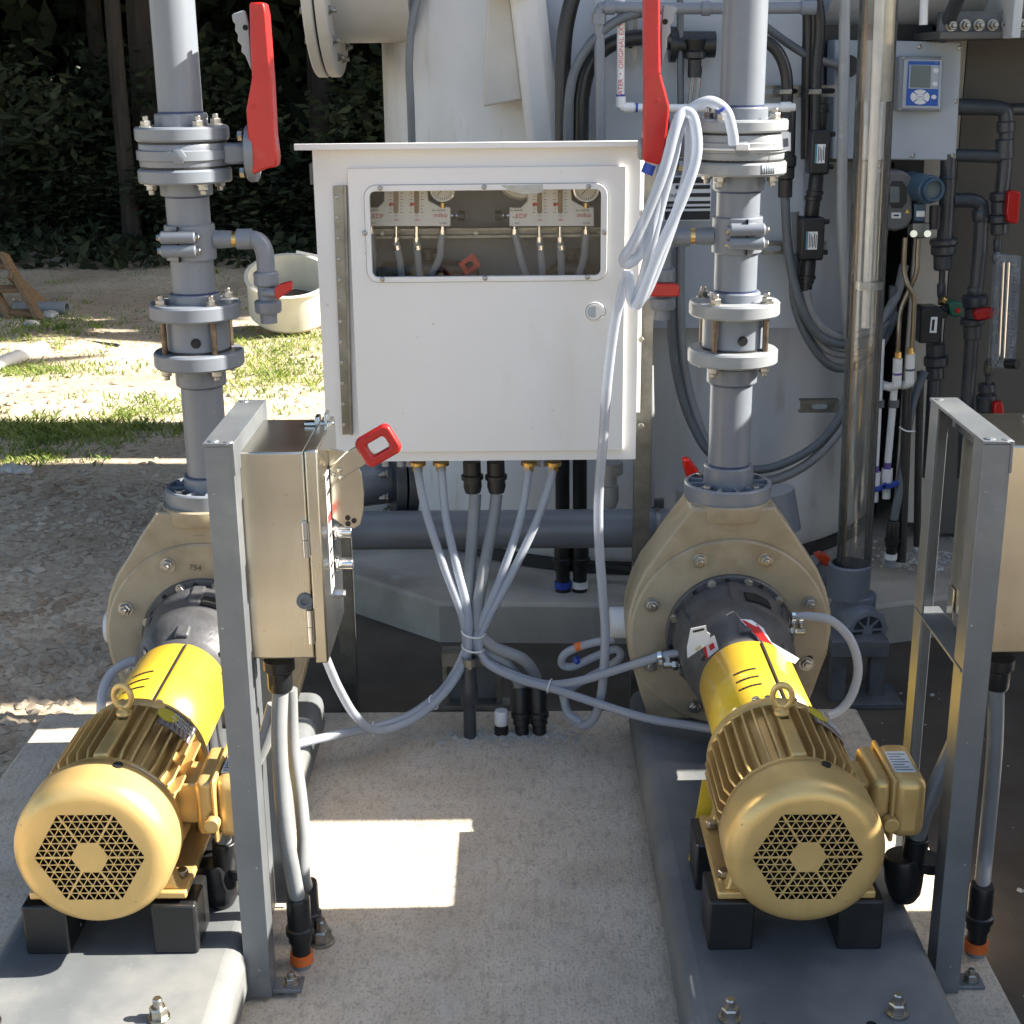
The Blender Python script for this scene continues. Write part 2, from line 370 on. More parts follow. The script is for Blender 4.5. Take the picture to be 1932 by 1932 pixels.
# gravel, chips, grass ------------------------------------------------------------
rnd = random.Random(3)
def scatter_stones(name, n, fx, smin, smax, m, label):
    vs = []; fs = []
    for _ in range(n):
        x, y = fx(); z = hgt(x, y) if x < -1.18 else GZ
        s = smin + (smax-smin)*rnd.random()**3; a = rnd.random()*6.28; sx, sy, sz = s*(.7+.6*rnd.random()), s*(.7+.6*rnd.random()), s*(.35+.4*rnd.random())
        b = len(vs); ca, sa = math.cos(a), math.sin(a)
        for (px,py,pz) in ((1,0,.2),(.4,.9,.1),(-.8,.6,.3),(-.9,-.5,0),(.3,-1,.2),(.1,.1,1),(.45,-.35,.85),(0,0,-.6)):
            px += (rnd.random()-.5)*.5; py += (rnd.random()-.5)*.5
            vs.append((x+(px*ca-py*sa)*sx, y+(px*sa+py*ca)*sy, z+pz*sz))
        for f in ((0,1,5),(1,2,5),(2,3,5),(3,4,6),(4,0,6),(0,5,6),(3,6,5),(1,0,7),(2,1,7),(3,2,7),(4,3,7),(0,4,7)): fs.append(tuple(b+i for i in f))
    me = bpy.data.meshes.new(name); me.from_pydata(vs, [], fs); tag(link(name, me, m), label, None, None, 'stuff')
stone_m = M('limestone_gravel', (.27,.205,.14), .85, var=.3, scale=3, bump=.3, col2=(.47,.395,.30))
scatter_stones('gravel', 12000, lambda: (-1.2 - 2.2*rnd.random()**1.6, 2.4 + 3.4*rnd.random()**1.2), .003, .030, stone_m, 'grey crushed stone beside the slab')
scatter_stones('yard_pebbles', 5000, lambda: (-.9 - 5*rnd.random(), 5.6 + 5*rnd.random()), .005, .026, stone_m, 'pale pebbles strewn over the sunlit yard')
chip_m = M('concrete_rubble', (.44,.43,.40), .9, var=.2)
vs = []
c0 = atz(960,1388,0)
def chip_xy(): return (c0.x + .02 + rnd.gauss(0,.085), c0.y - .005 + rnd.gauss(0,.022))
_h = hgt; hgt0 = hgt
def scatter_at0(name, n, fx, smin, smax, m, label, z0):
    global GZ, hgt
    g0 = GZ; GZ = z0; scatter_stones(name, n, fx, smin, smax, m, label); GZ = g0
scatter_at0('concrete_chips', 420, chip_xy, .002, .009, chip_m, 'white concrete chips around the conduit stubs', 0.0)
c1 = atz(1700,1060,.01)
scatter_at0('pad_rubble', 500, lambda: (c1.x+.05+rnd.gauss(0,.12), c1.y+.02+rnd.gauss(0,.06)), .003, .012, chip_m, 'pale rubble on the pad around the cable stubs', .011)
scatter_at0('soil_litter', 260, lambda: (.9+1.1*rnd.random(), 1.6+2.1*rnd.random()), .002, .010, chip_m, 'pale chips littering the dark soil', GZ+.004)
def grass(name, patches, label, m):
    vs = []; fs = []
    for (px, py, rx, ry, n, h) in patches:
        c = atz(px, py, GZ)
        cl = [(c.x + rnd.gauss(0, rx*1.15), c.y + rnd.gauss(0, ry*1.25), .02+.07*rnd.random()) for _ in range(max(4, n//45))]
        for _ in range(int(n*.36)):
            k_ = cl[int(len(cl)*rnd.random()**1.5)]; x = k_[0] + rnd.gauss(0, k_[2]); y = k_[1] + rnd.gauss(0, k_[2]*.8); z = hgt(x, y) - .005
            if x > -.55 and y < 6: continue
            a = rnd.random()*6.28; hh = h*(.25+.6*rnd.random()); wd = .002+.003*rnd.random(); ln = hh*(.3+.9*rnd.random()); b = len(vs)
            dx, dy = math.cos(a), math.sin(a)
            vs += [(x-dy*wd, y+dx*wd, z), (x+dy*wd, y-dx*wd, z), (x+dx*ln*.45+dy*wd*.6, y+dy*ln*.45-dx*wd*.6, z+hh*.7), (x+dx*ln, y+dy*ln, z+hh)]
            fs += [(b,b+1,b+2),(b,b+2,b+3)]
    me = bpy.data.meshes.new(name); me.from_pydata(vs, [], fs); tag(link(name, me, m), label, None, None, 'stuff')
def glow_through(m, f):
    n = m.node_tree; b = n.nodes['Principled BSDF']; o = n.nodes['Material Output']; t = n.nodes.new('ShaderNodeBsdfTranslucent'); n.links.new(b.inputs['Base Color'].links[0].from_socket, t.inputs[0])
    x = n.nodes.new('ShaderNodeMixShader'); x.inputs[0].default_value = f; n.links.new(b.outputs[0], x.inputs[1]); n.links.new(t.outputs[0], x.inputs[2]); n.links.new(x.outputs[0], o.inputs[0])
grass_m = M('grass_blades', (.15,.23,.04), .6, var=.3, scale=3, col2=(.34,.39,.10)); glow_through(grass_m, .45)
grass('grass', [(540,705,.22,.30,5200,.055),(500,665,.16,.2,1800,.05),(575,640,.2,.2,1500,.05),(40,640,.25,.3,2600,.055),(110,700,.18,.10,1900,.05),(30,700,.12,.1,900,.05),(20,610,.4,.2,1600,.05),
                (120,812,.26,.10,4600,.06),(40,830,.22,.09,2600,.06),(300,768,.16,.07,1500,.05),(250,782,.12,.05,700,.05),(60,868,.14,.05,1300,.05),(335,812,.09,.05,900,.05),(20,880,.1,.04,500,.04),
                (160,600,.5,.3,900,.05),(360,700,.08,.06,200,.05),(200,655,.3,.1,500,.04),(250,590,.4,.3,700,.05),(400,640,.2,.2,400,.05),(210,560,.9,.4,900,.06),(250,705,.1,.04,250,.04)], 'thin green grass growing through the dirt yard', grass_m)

# woodland --------------------------------------------------------------------------
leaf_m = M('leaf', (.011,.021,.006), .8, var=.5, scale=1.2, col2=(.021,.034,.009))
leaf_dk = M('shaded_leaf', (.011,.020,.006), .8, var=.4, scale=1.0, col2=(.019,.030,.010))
bark = M('bark', (.030,.025,.020), .9, var=.35, scale=6, stretch=(3,3,.6), bump=.6, bscale=20)
def leaves(n, pos, size, seed):
    r = random.Random(seed); vs = []; fs = []
    for _ in range(n):
        c = V(pos(r)); s = size*(.5+r.random()); a = V((r.gauss(0,1), r.gauss(0,1), r.gauss(0,.7))).normalized()*s*(.6+.9*r.random())
        b = V((r.gauss(0,1), r.gauss(0,1), r.gauss(0,.7))); b = (b - a*(b.dot(a)/a.dot(a))).normalized()*s*.5
        k = len(vs); vs += [c-a, c+b, c+a, c-b]; fs.append((k, k+1, k+2, k+3))
    return vs, fs
def clumps(nc, rx, ry, rz, cz, r):
    out = []
    for _ in range(nc):
        v = V((r.gauss(0,1), r.gauss(0,1), r.gauss(0,1))).normalized()*(r.random()**.45)
        out.append((v.x*rx, v.y*ry, cz+v.z*rz, .35+.5*r.random()))
    return out
def cloud_mesh(name, n, nc, rx, ry, rz, cz, size, seed, sq=1.0):
    r = random.Random(seed); cl = clumps(nc, rx, ry, rz, cz, r)
    def pos(q):
        c = q.choice(cl); return (c[0]+q.gauss(0,c[3]*rx*.32), c[1]+q.gauss(0,c[3]*ry*.32), max(.02, c[2]+q.gauss(0,c[3]*rz*.3*sq)))
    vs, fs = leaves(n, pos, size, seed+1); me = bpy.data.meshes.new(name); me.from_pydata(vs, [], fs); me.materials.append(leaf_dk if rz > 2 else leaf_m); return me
CROWN = [cloud_mesh('crown', 5200, 46, 2.6, 2.6, 3.2, 7.0, .24, 10+i) for i in range(3)]
BUSH = [cloud_mesh('foliage', 6000, 30, 1.0, .7, .95, .95, .045, 40+i) for i in range(3)]
TRUNK = []
for i in range(2):
    mb = MB(); r = random.Random(80+i)
    mb.tube([(0,0,-.2),(r.gauss(0,.04),0,1.5),(r.gauss(0,.08),.05,3.5),(r.gauss(0,.15),0,6.5)], .12, 10)
    n = len(mb.v)
    for p in mb.v: k = 1 - .55*max(0, p.z)/6.5; p.x *= k if p.z > .2 else 1.15; p.y *= k if p.z > .2 else 1.15
    for _ in range(5):
        z = 2.6+r.random()*3; a = r.random()*6.28; mb.tube([(0,0,z),(math.cos(a)*.7,math.sin(a)*.7,z+.5),(math.cos(a)*1.5,math.sin(a)*1.5,z+.8)], .028, 6)
    me = mb.mesh('trunk'); me.materials.append(bark); TRUNK.append(me)
spots = [(237,12.3,1.0)]
tr = random.Random(11)
for i in range(44):
    spots.append((None, 12.9 + 7*(i % 5)/4 + tr.random()*1.0, .8 + tr.random()*.5))
spots += [(-6.4,11.2,1.55),(.4,11.7,1.55),(-3.3,13.2,1.7),(4,11.5,1.4),(-10,11,1.5),(-9.5,8.5,1.2),(-10.5,6,1.3),(-9.5,3.5,1.2),(-10.5,1,1.3)]
for i, (px, Y, sc) in enumerate(spots):
    far = i > 44
    x = px if far else at(px, 300, Y).x if px else -11.5 + i*.62 + tr.gauss(0,.3)
    z = hgt(x, Y)
    t = thing('forest_tree', 'trunk standing clear of the undergrowth at the front of the dark wood' if i == 0 else 'tall tree with dark leafy crown in the shaded wood behind the yard', 'tree', (x, Y, z), 'trees of the wood')
    t.scale = (sc if i else .62, sc if i else .62, sc if i else 1.1); t.rotation_euler.z = tr.random()*6.28
    for nm, me in (('trunk', TRUNK[i % 2]), ('crown', CROWN[i % 3])):
        o = bpy.data.objects.new(nm, me); COL.objects.link(o); o.parent = t
for i in range(22):
    x = -7.2 + i*.42 + tr.gauss(0,.12); Y = 12.7 + (i % 3)*.7 + tr.random()*.4; sc = .7 + tr.random()*.55
    t = tag(bpy.data.objects.new('shrub', BUSH[i % 3]), 'leafy shrub in the dark undergrowth at the edge of the wood', 'shrub', 'shrubs along the wood edge'); COL.objects.link(t)
    t.location = (x, Y, hgt(x, Y)-.05); t.scale = (sc, sc, sc*(.42 + .38*tr.random())); t.rotation_euler.z = tr.random()*6.28
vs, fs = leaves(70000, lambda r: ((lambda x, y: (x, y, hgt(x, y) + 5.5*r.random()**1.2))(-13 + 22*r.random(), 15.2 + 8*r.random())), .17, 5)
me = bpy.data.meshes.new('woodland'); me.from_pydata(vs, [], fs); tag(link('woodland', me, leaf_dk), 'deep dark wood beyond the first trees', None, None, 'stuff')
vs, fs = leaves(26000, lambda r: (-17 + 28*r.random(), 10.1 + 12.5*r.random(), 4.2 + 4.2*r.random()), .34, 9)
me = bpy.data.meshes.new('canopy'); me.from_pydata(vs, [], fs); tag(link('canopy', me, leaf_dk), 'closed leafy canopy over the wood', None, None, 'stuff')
vs, fs = leaves(5200, lambda r: ((lambda x, y: (x, y, hgt(x, y) + .03 + .16*r.random()**2))(-7 + 7.5*r.random(), 11.4 + 1.6*r.random())), .05, 6)
me = bpy.data.meshes.new('ground_cover'); me.from_pydata(vs, [], fs); tag(link('ground_cover', me, leaf_m), 'low leafy weeds at the foot of the wood', None, None, 'stuff')

t = thing('shade_tree', 'unseen leafy tree added for its shade beyond the right of the camera', 'tree', (4.7,-2.2,GZ))  # unseen tree added; its shade darkens the ground the steel boxes reflect
for nm, me in (('trunk', TRUNK[0]), ('crown', CROWN[1])):
    o = bpy.data.objects.new(nm, me); COL.objects.link(o); o.parent = t; o.scale = (.85,.85,.72)
# yard debris -------------------------------------------------------------------------
def lean_frame():
    a = atz(75, 606, GZ); y = a.y
    t = thing('wooden_ladder_frame', 'brown timber frame leaning at the far left of the yard', 'timber frame', a)
    top = at(8, 486, y+.25); d = (top - a); sx = V((.09, 0, 0)).normalized()
    for off in (0, -.20):
        o = V((off, .02, 0)); part('rail', MB().bar(a+o, a+o+d*1.05, .035, .09, (0,1,0)), wood, t, .003)
    for k in (.12, .5, .88):
        p = a + d*k; part('rung', MB().bar(p + V((0,.02,0)), p + V((-.20,.02,0)), .03, .07, (0,1,.3)), wood, t, .003)
    a2 = a + V((-.10,.5,0)); part('prop', MB().bar(a2, a2 + V((-.12,-.35,.30)), .03, .07), wood, t, .003)
lean_frame()
p0, p1 = atz(30,592,GZ), atz(128,594,GZ); q = V((0,0,.045))
mb = MB(); mb.ring(p1+q, (p0-p1), .036, .045, (p1-p0).length, 20)
solo('pipe_offcut', mb, pvc_lt, 'short grey plastic pipe lying behind the timber frame', 'pipe')
p0, p1 = atz(-40,715,GZ)+V((0,0,.04)), atz(82,668,GZ)+V((0,0,.04))
solo('white_pipe', MB().ring(p0, p1-p0, .034, .04, (p1-p0).length, 20), white_pl, 'white plastic pipe lying in the grass at the left edge', 'pipe')
p0, p1 = atz(75,640,GZ)+V((0,0,.012)), atz(225,655,GZ)+V((0,0,.012))
solo('thin_rod', MB().tube([p0,(p0+p1)/2+V((0,.02,0)),p1], .009, 8), pvc_dk, 'thin dark rod lying across the grass', 'rod')
p0 = at(590, 492, 10.2)
solo('white_board', MB().box(p0, (.25,.02,.10), Matrix.Rotation(R(12),3,'Y')), white_pl, 'white board scrap lying behind the round basin', 'board', None, .003)
frp_cream = M('cream_frp', (.60,.60,.53), .45, var=.1, scale=4, bump=.1)
tb = atz(535,640,GZ); ax = V((.06,-.38,.92)).normalized(); o = tb + V((.01,.27,.20))
t = thing('fibreglass_tub', 'round cream fibreglass tub tilted in the grass', 'tub', tb)
part('shell', MB().lathe(o - ax*.10, ax, [(.0,.0),(.235,.0),(.262,.03),(.264,.27),(.276,.272),(.278,.286),(.252,.286),(.250,.04),(.225,.025),(0,.025)], 56, False, False), frp_cream, t)
part('soil_fill', MB().lathe(o - ax*.06, ax, [(.24,0),(.15,.03),(.0,.04)], 28, False, False), soil_m, t)
for i,(px,py,s) in enumerate(((95,600,.07),(60,617,.06),(20,890,.05),(45,893,.05))):
    mb = MB(); c = atz(px,py,GZ); mb.lathe(c - V((0,0,.01)), (0.1,.1,1), [(s*.8,0),(s,s*.3),(s*.8,s*.7),(s*.3,s*.9)], 7)
    solo('white_rock', mb, chip_m, ('white rock by the foot of the timber frame','smaller white rock in the grass nearest the timber frame','pale rock at the left edge of the shaded yard','pale rock right of another one at the shade edge')[i], 'rock', 'loose white rocks', 0, 20)
# ================================================================ PUMP SETS (right one built, left one copied)
MX, PX, AZ = .448, .4545, .318           # motor / pump axis
DXM, DXP = -1.136, -1.150
def base_plate():
    mb = MB(); mb.mm(.25, .675, 1.15, 3.10, -.002, .108)
    t = thing('pump_baseplate', 'grey moulded pump baseplate on the right half of the slab', 'baseplate', (.46, 2.1, 0), 'pump baseplates')
    part('plinth', mb, basem, t, .032, bseg=4)
    for x, y in ((.315,1.865),(.575,1.875)):
        o = inst('anchor_bolt', STUD, bolt_m, t, (x, y, .108)); o.scale = (1.25,1.25,1.7)
    for x, y in ((.365,1.845),(.53,1.85)): part('bolt_hole', MB().ring((x,y,.1075),(0,0,1),.0001,.008,.0012,16), void, t)
    return t
bp = base_plate()
copy_tree(bp, (DXP+.005, 0, 0), 'grey moulded pump baseplate on the left half of the slab')

def motor():
    t = thing('electric_motor', 'gold finned electric motor of the right pump', 'motor', (MX, 2.2, .108), 'gold pump motors')
    C = lambda y: V((MX, y, AZ)); yb = 1.985; N = 72
    # fan cover: hexagonal grid of triangular holes, dished rim
    bm = bmesh.new(); s = .0148; n = 6
    ex, ez = V((s,0,0)), V((s*.5,0,s*math.sqrt(3)/2)); vd = {}
    def lat(i, j):
        k = (i, j)
        if k not in vd: vd[k] = bm.verts.new(C(yb) + ex*i + ez*j)
        return vd[k]
    dist = lambda i, j: max(abs(i), abs(j), abs(i+j))
    for i in range(-n, n):
        for j in range(-n, n):
            for tri in (((i,j),(i+1,j),(i,j+1)), ((i+1,j),(i+1,j+1),(i,j+1))):
                if max(dist(*q) for q in tri) > n: continue
                vs = [lat(*q) for q in tri]
                if max(dist(*q) for q in tri) <= 2: bm.faces.new(vs); continue
                c = (vs[0].co + vs[1].co + vs[2].co)/3
                inn = []
                onsp = [sum(1 for q in tri if f(*q) == 0) == 2 for f in (lambda i, j: i, lambda i, j: j, lambda i, j: i + j)]
                cc = c
                if any(onsp):
                    e_ = [v.co for v, q in zip(vs, tri) if ((lambda i, j: i, lambda i, j: j, lambda i, j: i + j)[onsp.index(True)])(*q) == 0]
                    cc = c + (c - (e_[0] + e_[1])/2).normalized()*.0007
                for v in vs: inn.append(bm.verts.new(cc + (v.co - c)*(.76 if any(onsp) else .82)))
                for k in range(3):
                    k2 = (k+1) % 3; bm.faces.new((vs[k], vs[k2], inn[k2], inn[k]))
    ring = []
    hexc = [(n,0),(0,n),(-n,n),(-n,0),(0,-n),(n,-n)]
    for k in range(6):
        a, b = hexc[k], hexc[(k+1) % 6]
        for m_ in range(n):
            p_ = lat(a[0]+(b[0]-a[0])*m_//n, a[1]+(b[1]-a[1])*m_//n)
            ring.append(p_)
    prof = [(.098,0),(.106,.0008),(.114,.004),(.121,.010),(.1262,.019),(.1282,.030),(.1285,.075),(.1285,.088)]
    prev = ring
    for r, h in prof:
        cur = []
        for k in range(N):
            a = 2*math.pi*k/N; cur.append(bm.verts.new(C(yb+h) + V((r*math.cos(a),0,r*math.sin(a)))))
        if prev is ring:
            for k in range(N//2): bm.faces.new((prev[k], prev[(k+1)%(N//2)], cur[(2*k+2)%N], cur[2*k+1], cur[2*k]))
        else:
            for k in range(N): bm.faces.new((prev[k], prev[(k+1)%N], cur[(k+1)%N], cur[k]))
        prev = cur
    bmesh.ops.recalc_face_normals(bm, faces=bm.faces)
    me = bpy.data.meshes.new('fan_cover')
    for v in bm.verts: v.co -= BASE[t.name]
    bm.to_mesh(me); bm.free(); me.polygons.foreach_set('use_smooth', [True]*len(me.polygons)); me.set_sharp_from_angle(angle=R(40))
    fc = link('fan_cover', me, gold, t); sm = fc.modifiers.new('thickness', 'SOLIDIFY'); sm.thickness = .0018; sm.offset = -1
    fan = MB(); fan.cyl(C(yb+.03), C(yb+.05), .03); fan.cyl(C(yb+.0425), C(yb+.0465), .112, n=40)
    for k in range(7):
        a = 2*math.pi*k/7; d = V((math.cos(a),0,math.sin(a))); fan.box(C(yb+.035)+d*.06, (.07,.03,.003), Matrix.Rotation(-a,3,'Y'))
    part('fan', fan, void, t)
    part('end_shield', MB().lathe(C(yb+.055), (0,1,0), [(.10,0),(.12,.0),(.1225,.012),(.1225,.052),(.112,.060)], 48), gold, t)
    mfr = part('frame', MB().lathe(C(2.08), (0,1,0), [(.103,0),(.103,.235)], 48), gold, t)
    part('drive_end_shield', MB().lathe(C(2.305), (0,1,0), [(.114,0),(.1175,.006),(.1175,.022),(.09,.034)], 48), gold, t)
    # fins
    mb = MB(); mb.prism([(0,0,-.003),(.012,0,.0215),(.038,0,.0235),(.196,0,.0235),(.214,0,.012),(.216,0,-.003)], (0,0,0.0001)) if False else None
    f = MB(); h = .0235
    f.prism([(-.0019,0,-.004),(-.0019,.012,.010),(-.0019,.034,h),(-.0019,.200,h),(-.0019,.216,.014),(-.0019,.218,-.004)], (.0038,0,0))
    fm = f.mesh('fin'); fm.materials.append(gold)
    for k in range(40):
        a = 2*math.pi*(k+.5)/40
        if 222 < math.degrees(a) < 318: continue
        if abs(math.degrees(a)) < 14 or math.degrees(a) > 346: continue
        d = V((math.cos(a),0,math.sin(a)))
        o = bpy.data.objects.new('fin', fm); COL.objects.link(o); o.parent = mfr
        o.location = C(2.085) + d*.102 - BASE[t.name]; o.rotation_euler = (0, math.pi/2 - a, 0)
    # pads, eye bolt
    part('lifting_boss', MB().mm(MX-.013, MX+.013, 2.09, 2.22, AZ+.095, AZ+.128), gold, t, .004)
    part('eye_bolt', MB().torus((MX-.002,2.245,AZ+.158),(.25,1,0),.0165,.0052,28,10,1.25).cyl((MX-.002,2.245,AZ+.10),(MX-.002,2.245,AZ+.14),.008).lathe((MX-.002,2.245,AZ+.126),(0,0,1),[(.014,0),(.013,.006),(.008,.010)],16), gold, t)
    part('grease_plug', MB().cyl((MX+.035,2.06,AZ+.112),(MX+.037,2.058,AZ+.126),.008,n=12), black, t)
    part('sticker', MB().prism([C(2.052)+V((.1237*math.sin(b),0,.1237*math.cos(b)))+V((0,dy,0)) for b,dy in ((R(24),0),(R(33),0),(R(42),0),(R(51),0),(R(51),.03),(R(42),.03),(R(33),.03),(R(24),.03))], V((.0006,0,.0008))), paper, t)
    pl = MB()
    for k in range(7):
        b0, b1 = R(26+k*4.4), R(26+(k+1)*4.4); r0 = .1285
        pl.add([C(2.235)+V((r0*math.sin(b0),0,r0*math.cos(b0))), C(2.235)+V((r0*math.sin(b1),0,r0*math.cos(b1))), C(2.298)+V((r0*math.sin(b1),0,r0*math.cos(b1))), C(2.298)+V((r0*math.sin(b0),0,r0*math.cos(b0)))], [(0,1,2,3)])
    o = part('nameplate', pl, plate_m, t); sm = o.modifiers.new('thickness','SOLIDIFY'); sm.thickness = .002; sm.offset = -1
    b0 = R(24); part('yellow_label', MB().lathe(C(2.268)+V((.1288*math.sin(R(31)),0,.1288*math.cos(R(31)))), (math.sin(R(31)),0,math.cos(R(31))), [(.019,0),(.019,.002)], 20), M('yellow_label_print',(.62,.5,.03),.5), t)
    b1 = R(45); nn = V((math.sin(b1),0,math.cos(b1)))
    for k, (tx, dy) in enumerate((('PREMIUM', .012), ('EFFICIENT', 0), ('MOTOR', -.012))):
        text(tx, .011, C(2.268)+V((0,dy,0))+nn*.1302, (0, b1, 0), paper, t)
    # feet and conduit box
    for sx in (-1, 1):
        f = MB(); f.prism([(MX+sx*.055,0,AZ-.085),(MX+sx*.098,0,AZ-.035),(MX+sx*.112,0,AZ-.10),(MX+sx*.126,0,AZ-.116),(MX+sx*.062,0,AZ-.116)], (0,.03,0))
        for p in f.v: p.y += 2.265
        f2 = [(p.copy()) for p in f.v]; n0 = len(f.v); fs0 = list(f.f)
        f.add([p - V((0,.205,0)) for p in f2], fs0)
        fo = part('foot', f.mm(*(sorted((MX+sx*.062, MX+sx*.130))), 2.05, 2.305, AZ-.1175, AZ-.104), gold, t, .003)
        inst('foot_bolt', HEAD, bolt_m, fo, (MX+sx*.113, 2.10, AZ-.104)); inst('foot_bolt', HEAD, bolt_m, fo, (MX+sx*.113, 2.26, AZ-.104))
    cb = MB(); X0 = MX+.135; cb.mm(X0, X0+.034, 2.135, 2.27, AZ-.052, AZ+.052); part('terminal_box', cb, gold, t, .012, bseg=4)
    lid = MB(); lid.mm(X0+.0345, X0+.092, 2.131, 2.274, AZ-.056, AZ+.056); l = part('terminal_box_lid', lid, gold, t, .018, bseg=4)
    part('seam', MB().mm(X0+.030, X0+.0385, 2.127, 2.278, AZ-.059, AZ+.059), gold, t, .006)
    part('box_neck', MB().mm(MX+.09, X0+.004, 2.16, 2.245, AZ-.04, AZ+.035), gold, t, .004)
    part('box_boss', MB().cyl((X0+.03,2.133,AZ-.02),(X0+.03,2.113,AZ-.02),.013), gold, t, .002)
    bl = part('box_label', MB().mm(X0+.042, X0+.078, 2.16, 2.235, AZ+.0558, AZ+.0566), paper, t)
    for k in range(7): part('label_print', MB().mm(X0+.045, X0+.075-.005*(k%3), 2.166+k*.0095, 2.1685+k*.0095, AZ+.0566, AZ+.0569), conduit_dk, bl)
    return t
mo = motor()
mo_l = copy_tree(mo, (DXM, 0, .008), 'gold finned electric motor of the left pump')

def riser_blocks(x0, name_side):
    for i, (sx, y) in enumerate(((-1,2.055),(1,2.055),(-1,2.235),(1,2.235))):
        cx = x0 + sx*.107
        mb = MB().mm(cx-.037, cx+.037, y-.012, y+.085, .1085, AZ-.1178)
        solo('motor_block', mb, black, 'black spacer block under the %s %s corner of the %s motor' % (('rear','front')[i//2] if False else ('near','far')[i//2], ('left','right')[i%2], name_side), 'spacer block', 'black blocks under the motors', .004)
riser_blocks(MX, 'right gold'); riser_blocks(MX+DXM, 'left gold')

def guard():
    t = thing('coupling_guard', 'yellow coupling guard between motor and pump on the right', 'coupling guard', (PX-.003, 2.48, .108), 'yellow coupling guards')
    gx = PX-.003
    def shell(y0, y1, r, a0, a1, n):
        mb = MB(); vs = []
        for y in (y0, y1):
            for k in range(n+1):
                a = R(a0+(a1-a0)*k/n); vs.append((gx+r*math.sin(a), y, AZ+.004+r*math.cos(a)))
        mb.add(vs, [(k, k+1, n+2+k, n+1+k) for k in range(n)]); return mb
    for nm, y0, y1, r, a0, a1, n in (('guard_half', 2.330, 2.628, .0965, -125, 12, 30), ('guard_half', 2.330, 2.628, .0985, 14, 125, 26), ('guard_rim', 2.318, 2.338, .1005, -125, 125, 40)):
        o = part(nm, shell(y0, y1, r, a0, a1, n), yellow, t); sm = o.modifiers.new('thickness', 'SOLIDIFY'); sm.thickness = .0025
    part('joint_strip', MB().bar((gx+.0985*math.sin(R(13)), 2.34, AZ+.0035+.0985*math.cos(R(13))), (gx+.0985*math.sin(R(13)), 2.62, AZ+.0035+.0985*math.cos(R(13))), .004, .0035), void, t)
    for k in range(3):
        y = 2.42 + k*.035; mb = MB()
        for a in range(6):
            a0, a1 = R(-32+a*4.5), R(-32+(a+1)*4.5); q = .0983
            mb.add([(gx+q*math.sin(a0), y, AZ+.004+q*math.cos(a0)), (gx+q*math.sin(a1), y, AZ+.004+q*math.cos(a1)), (gx+q*math.sin(a1), y+.0045, AZ+.004+q*math.cos(a1)), (gx+q*math.sin(a0), y+.0045, AZ+.004+q*math.cos(a0))], [(0,1,2,3)])
        o = part('vent_slot', mb, void, t); sm = o.modifiers.new('thickness','SOLIDIFY'); sm.thickness = .0008
    part('guard_sun_block', MB().mm(gx-.05, gx+.05, 2.345, 2.635, .1085, .236), iron, t, .005)  # iron block added to stop sun passing under the guard
    for a, y in ((-18, 2.35), (-6, 2.345), (20, 2.35), (55, 2.35), (-80, 2.35)):
        q = .100; inst('guard_bolt', SMALL, bolt_m, t, (gx+q*math.sin(R(a)), y, AZ+.004+q*math.cos(R(a))), (math.sin(R(a)), 0, math.cos(R(a))))
    part('guard_leg', MB().bar((gx-.098, 2.36, .25), (gx-.125, 2.31, .112), .05, .004, (0,1,0)), yellow, t)
    return t
gd = guard(); copy_tree(gd, (DXP+.006, 0, .004), 'brightly sunlit yellow coupling guard of the left pump')

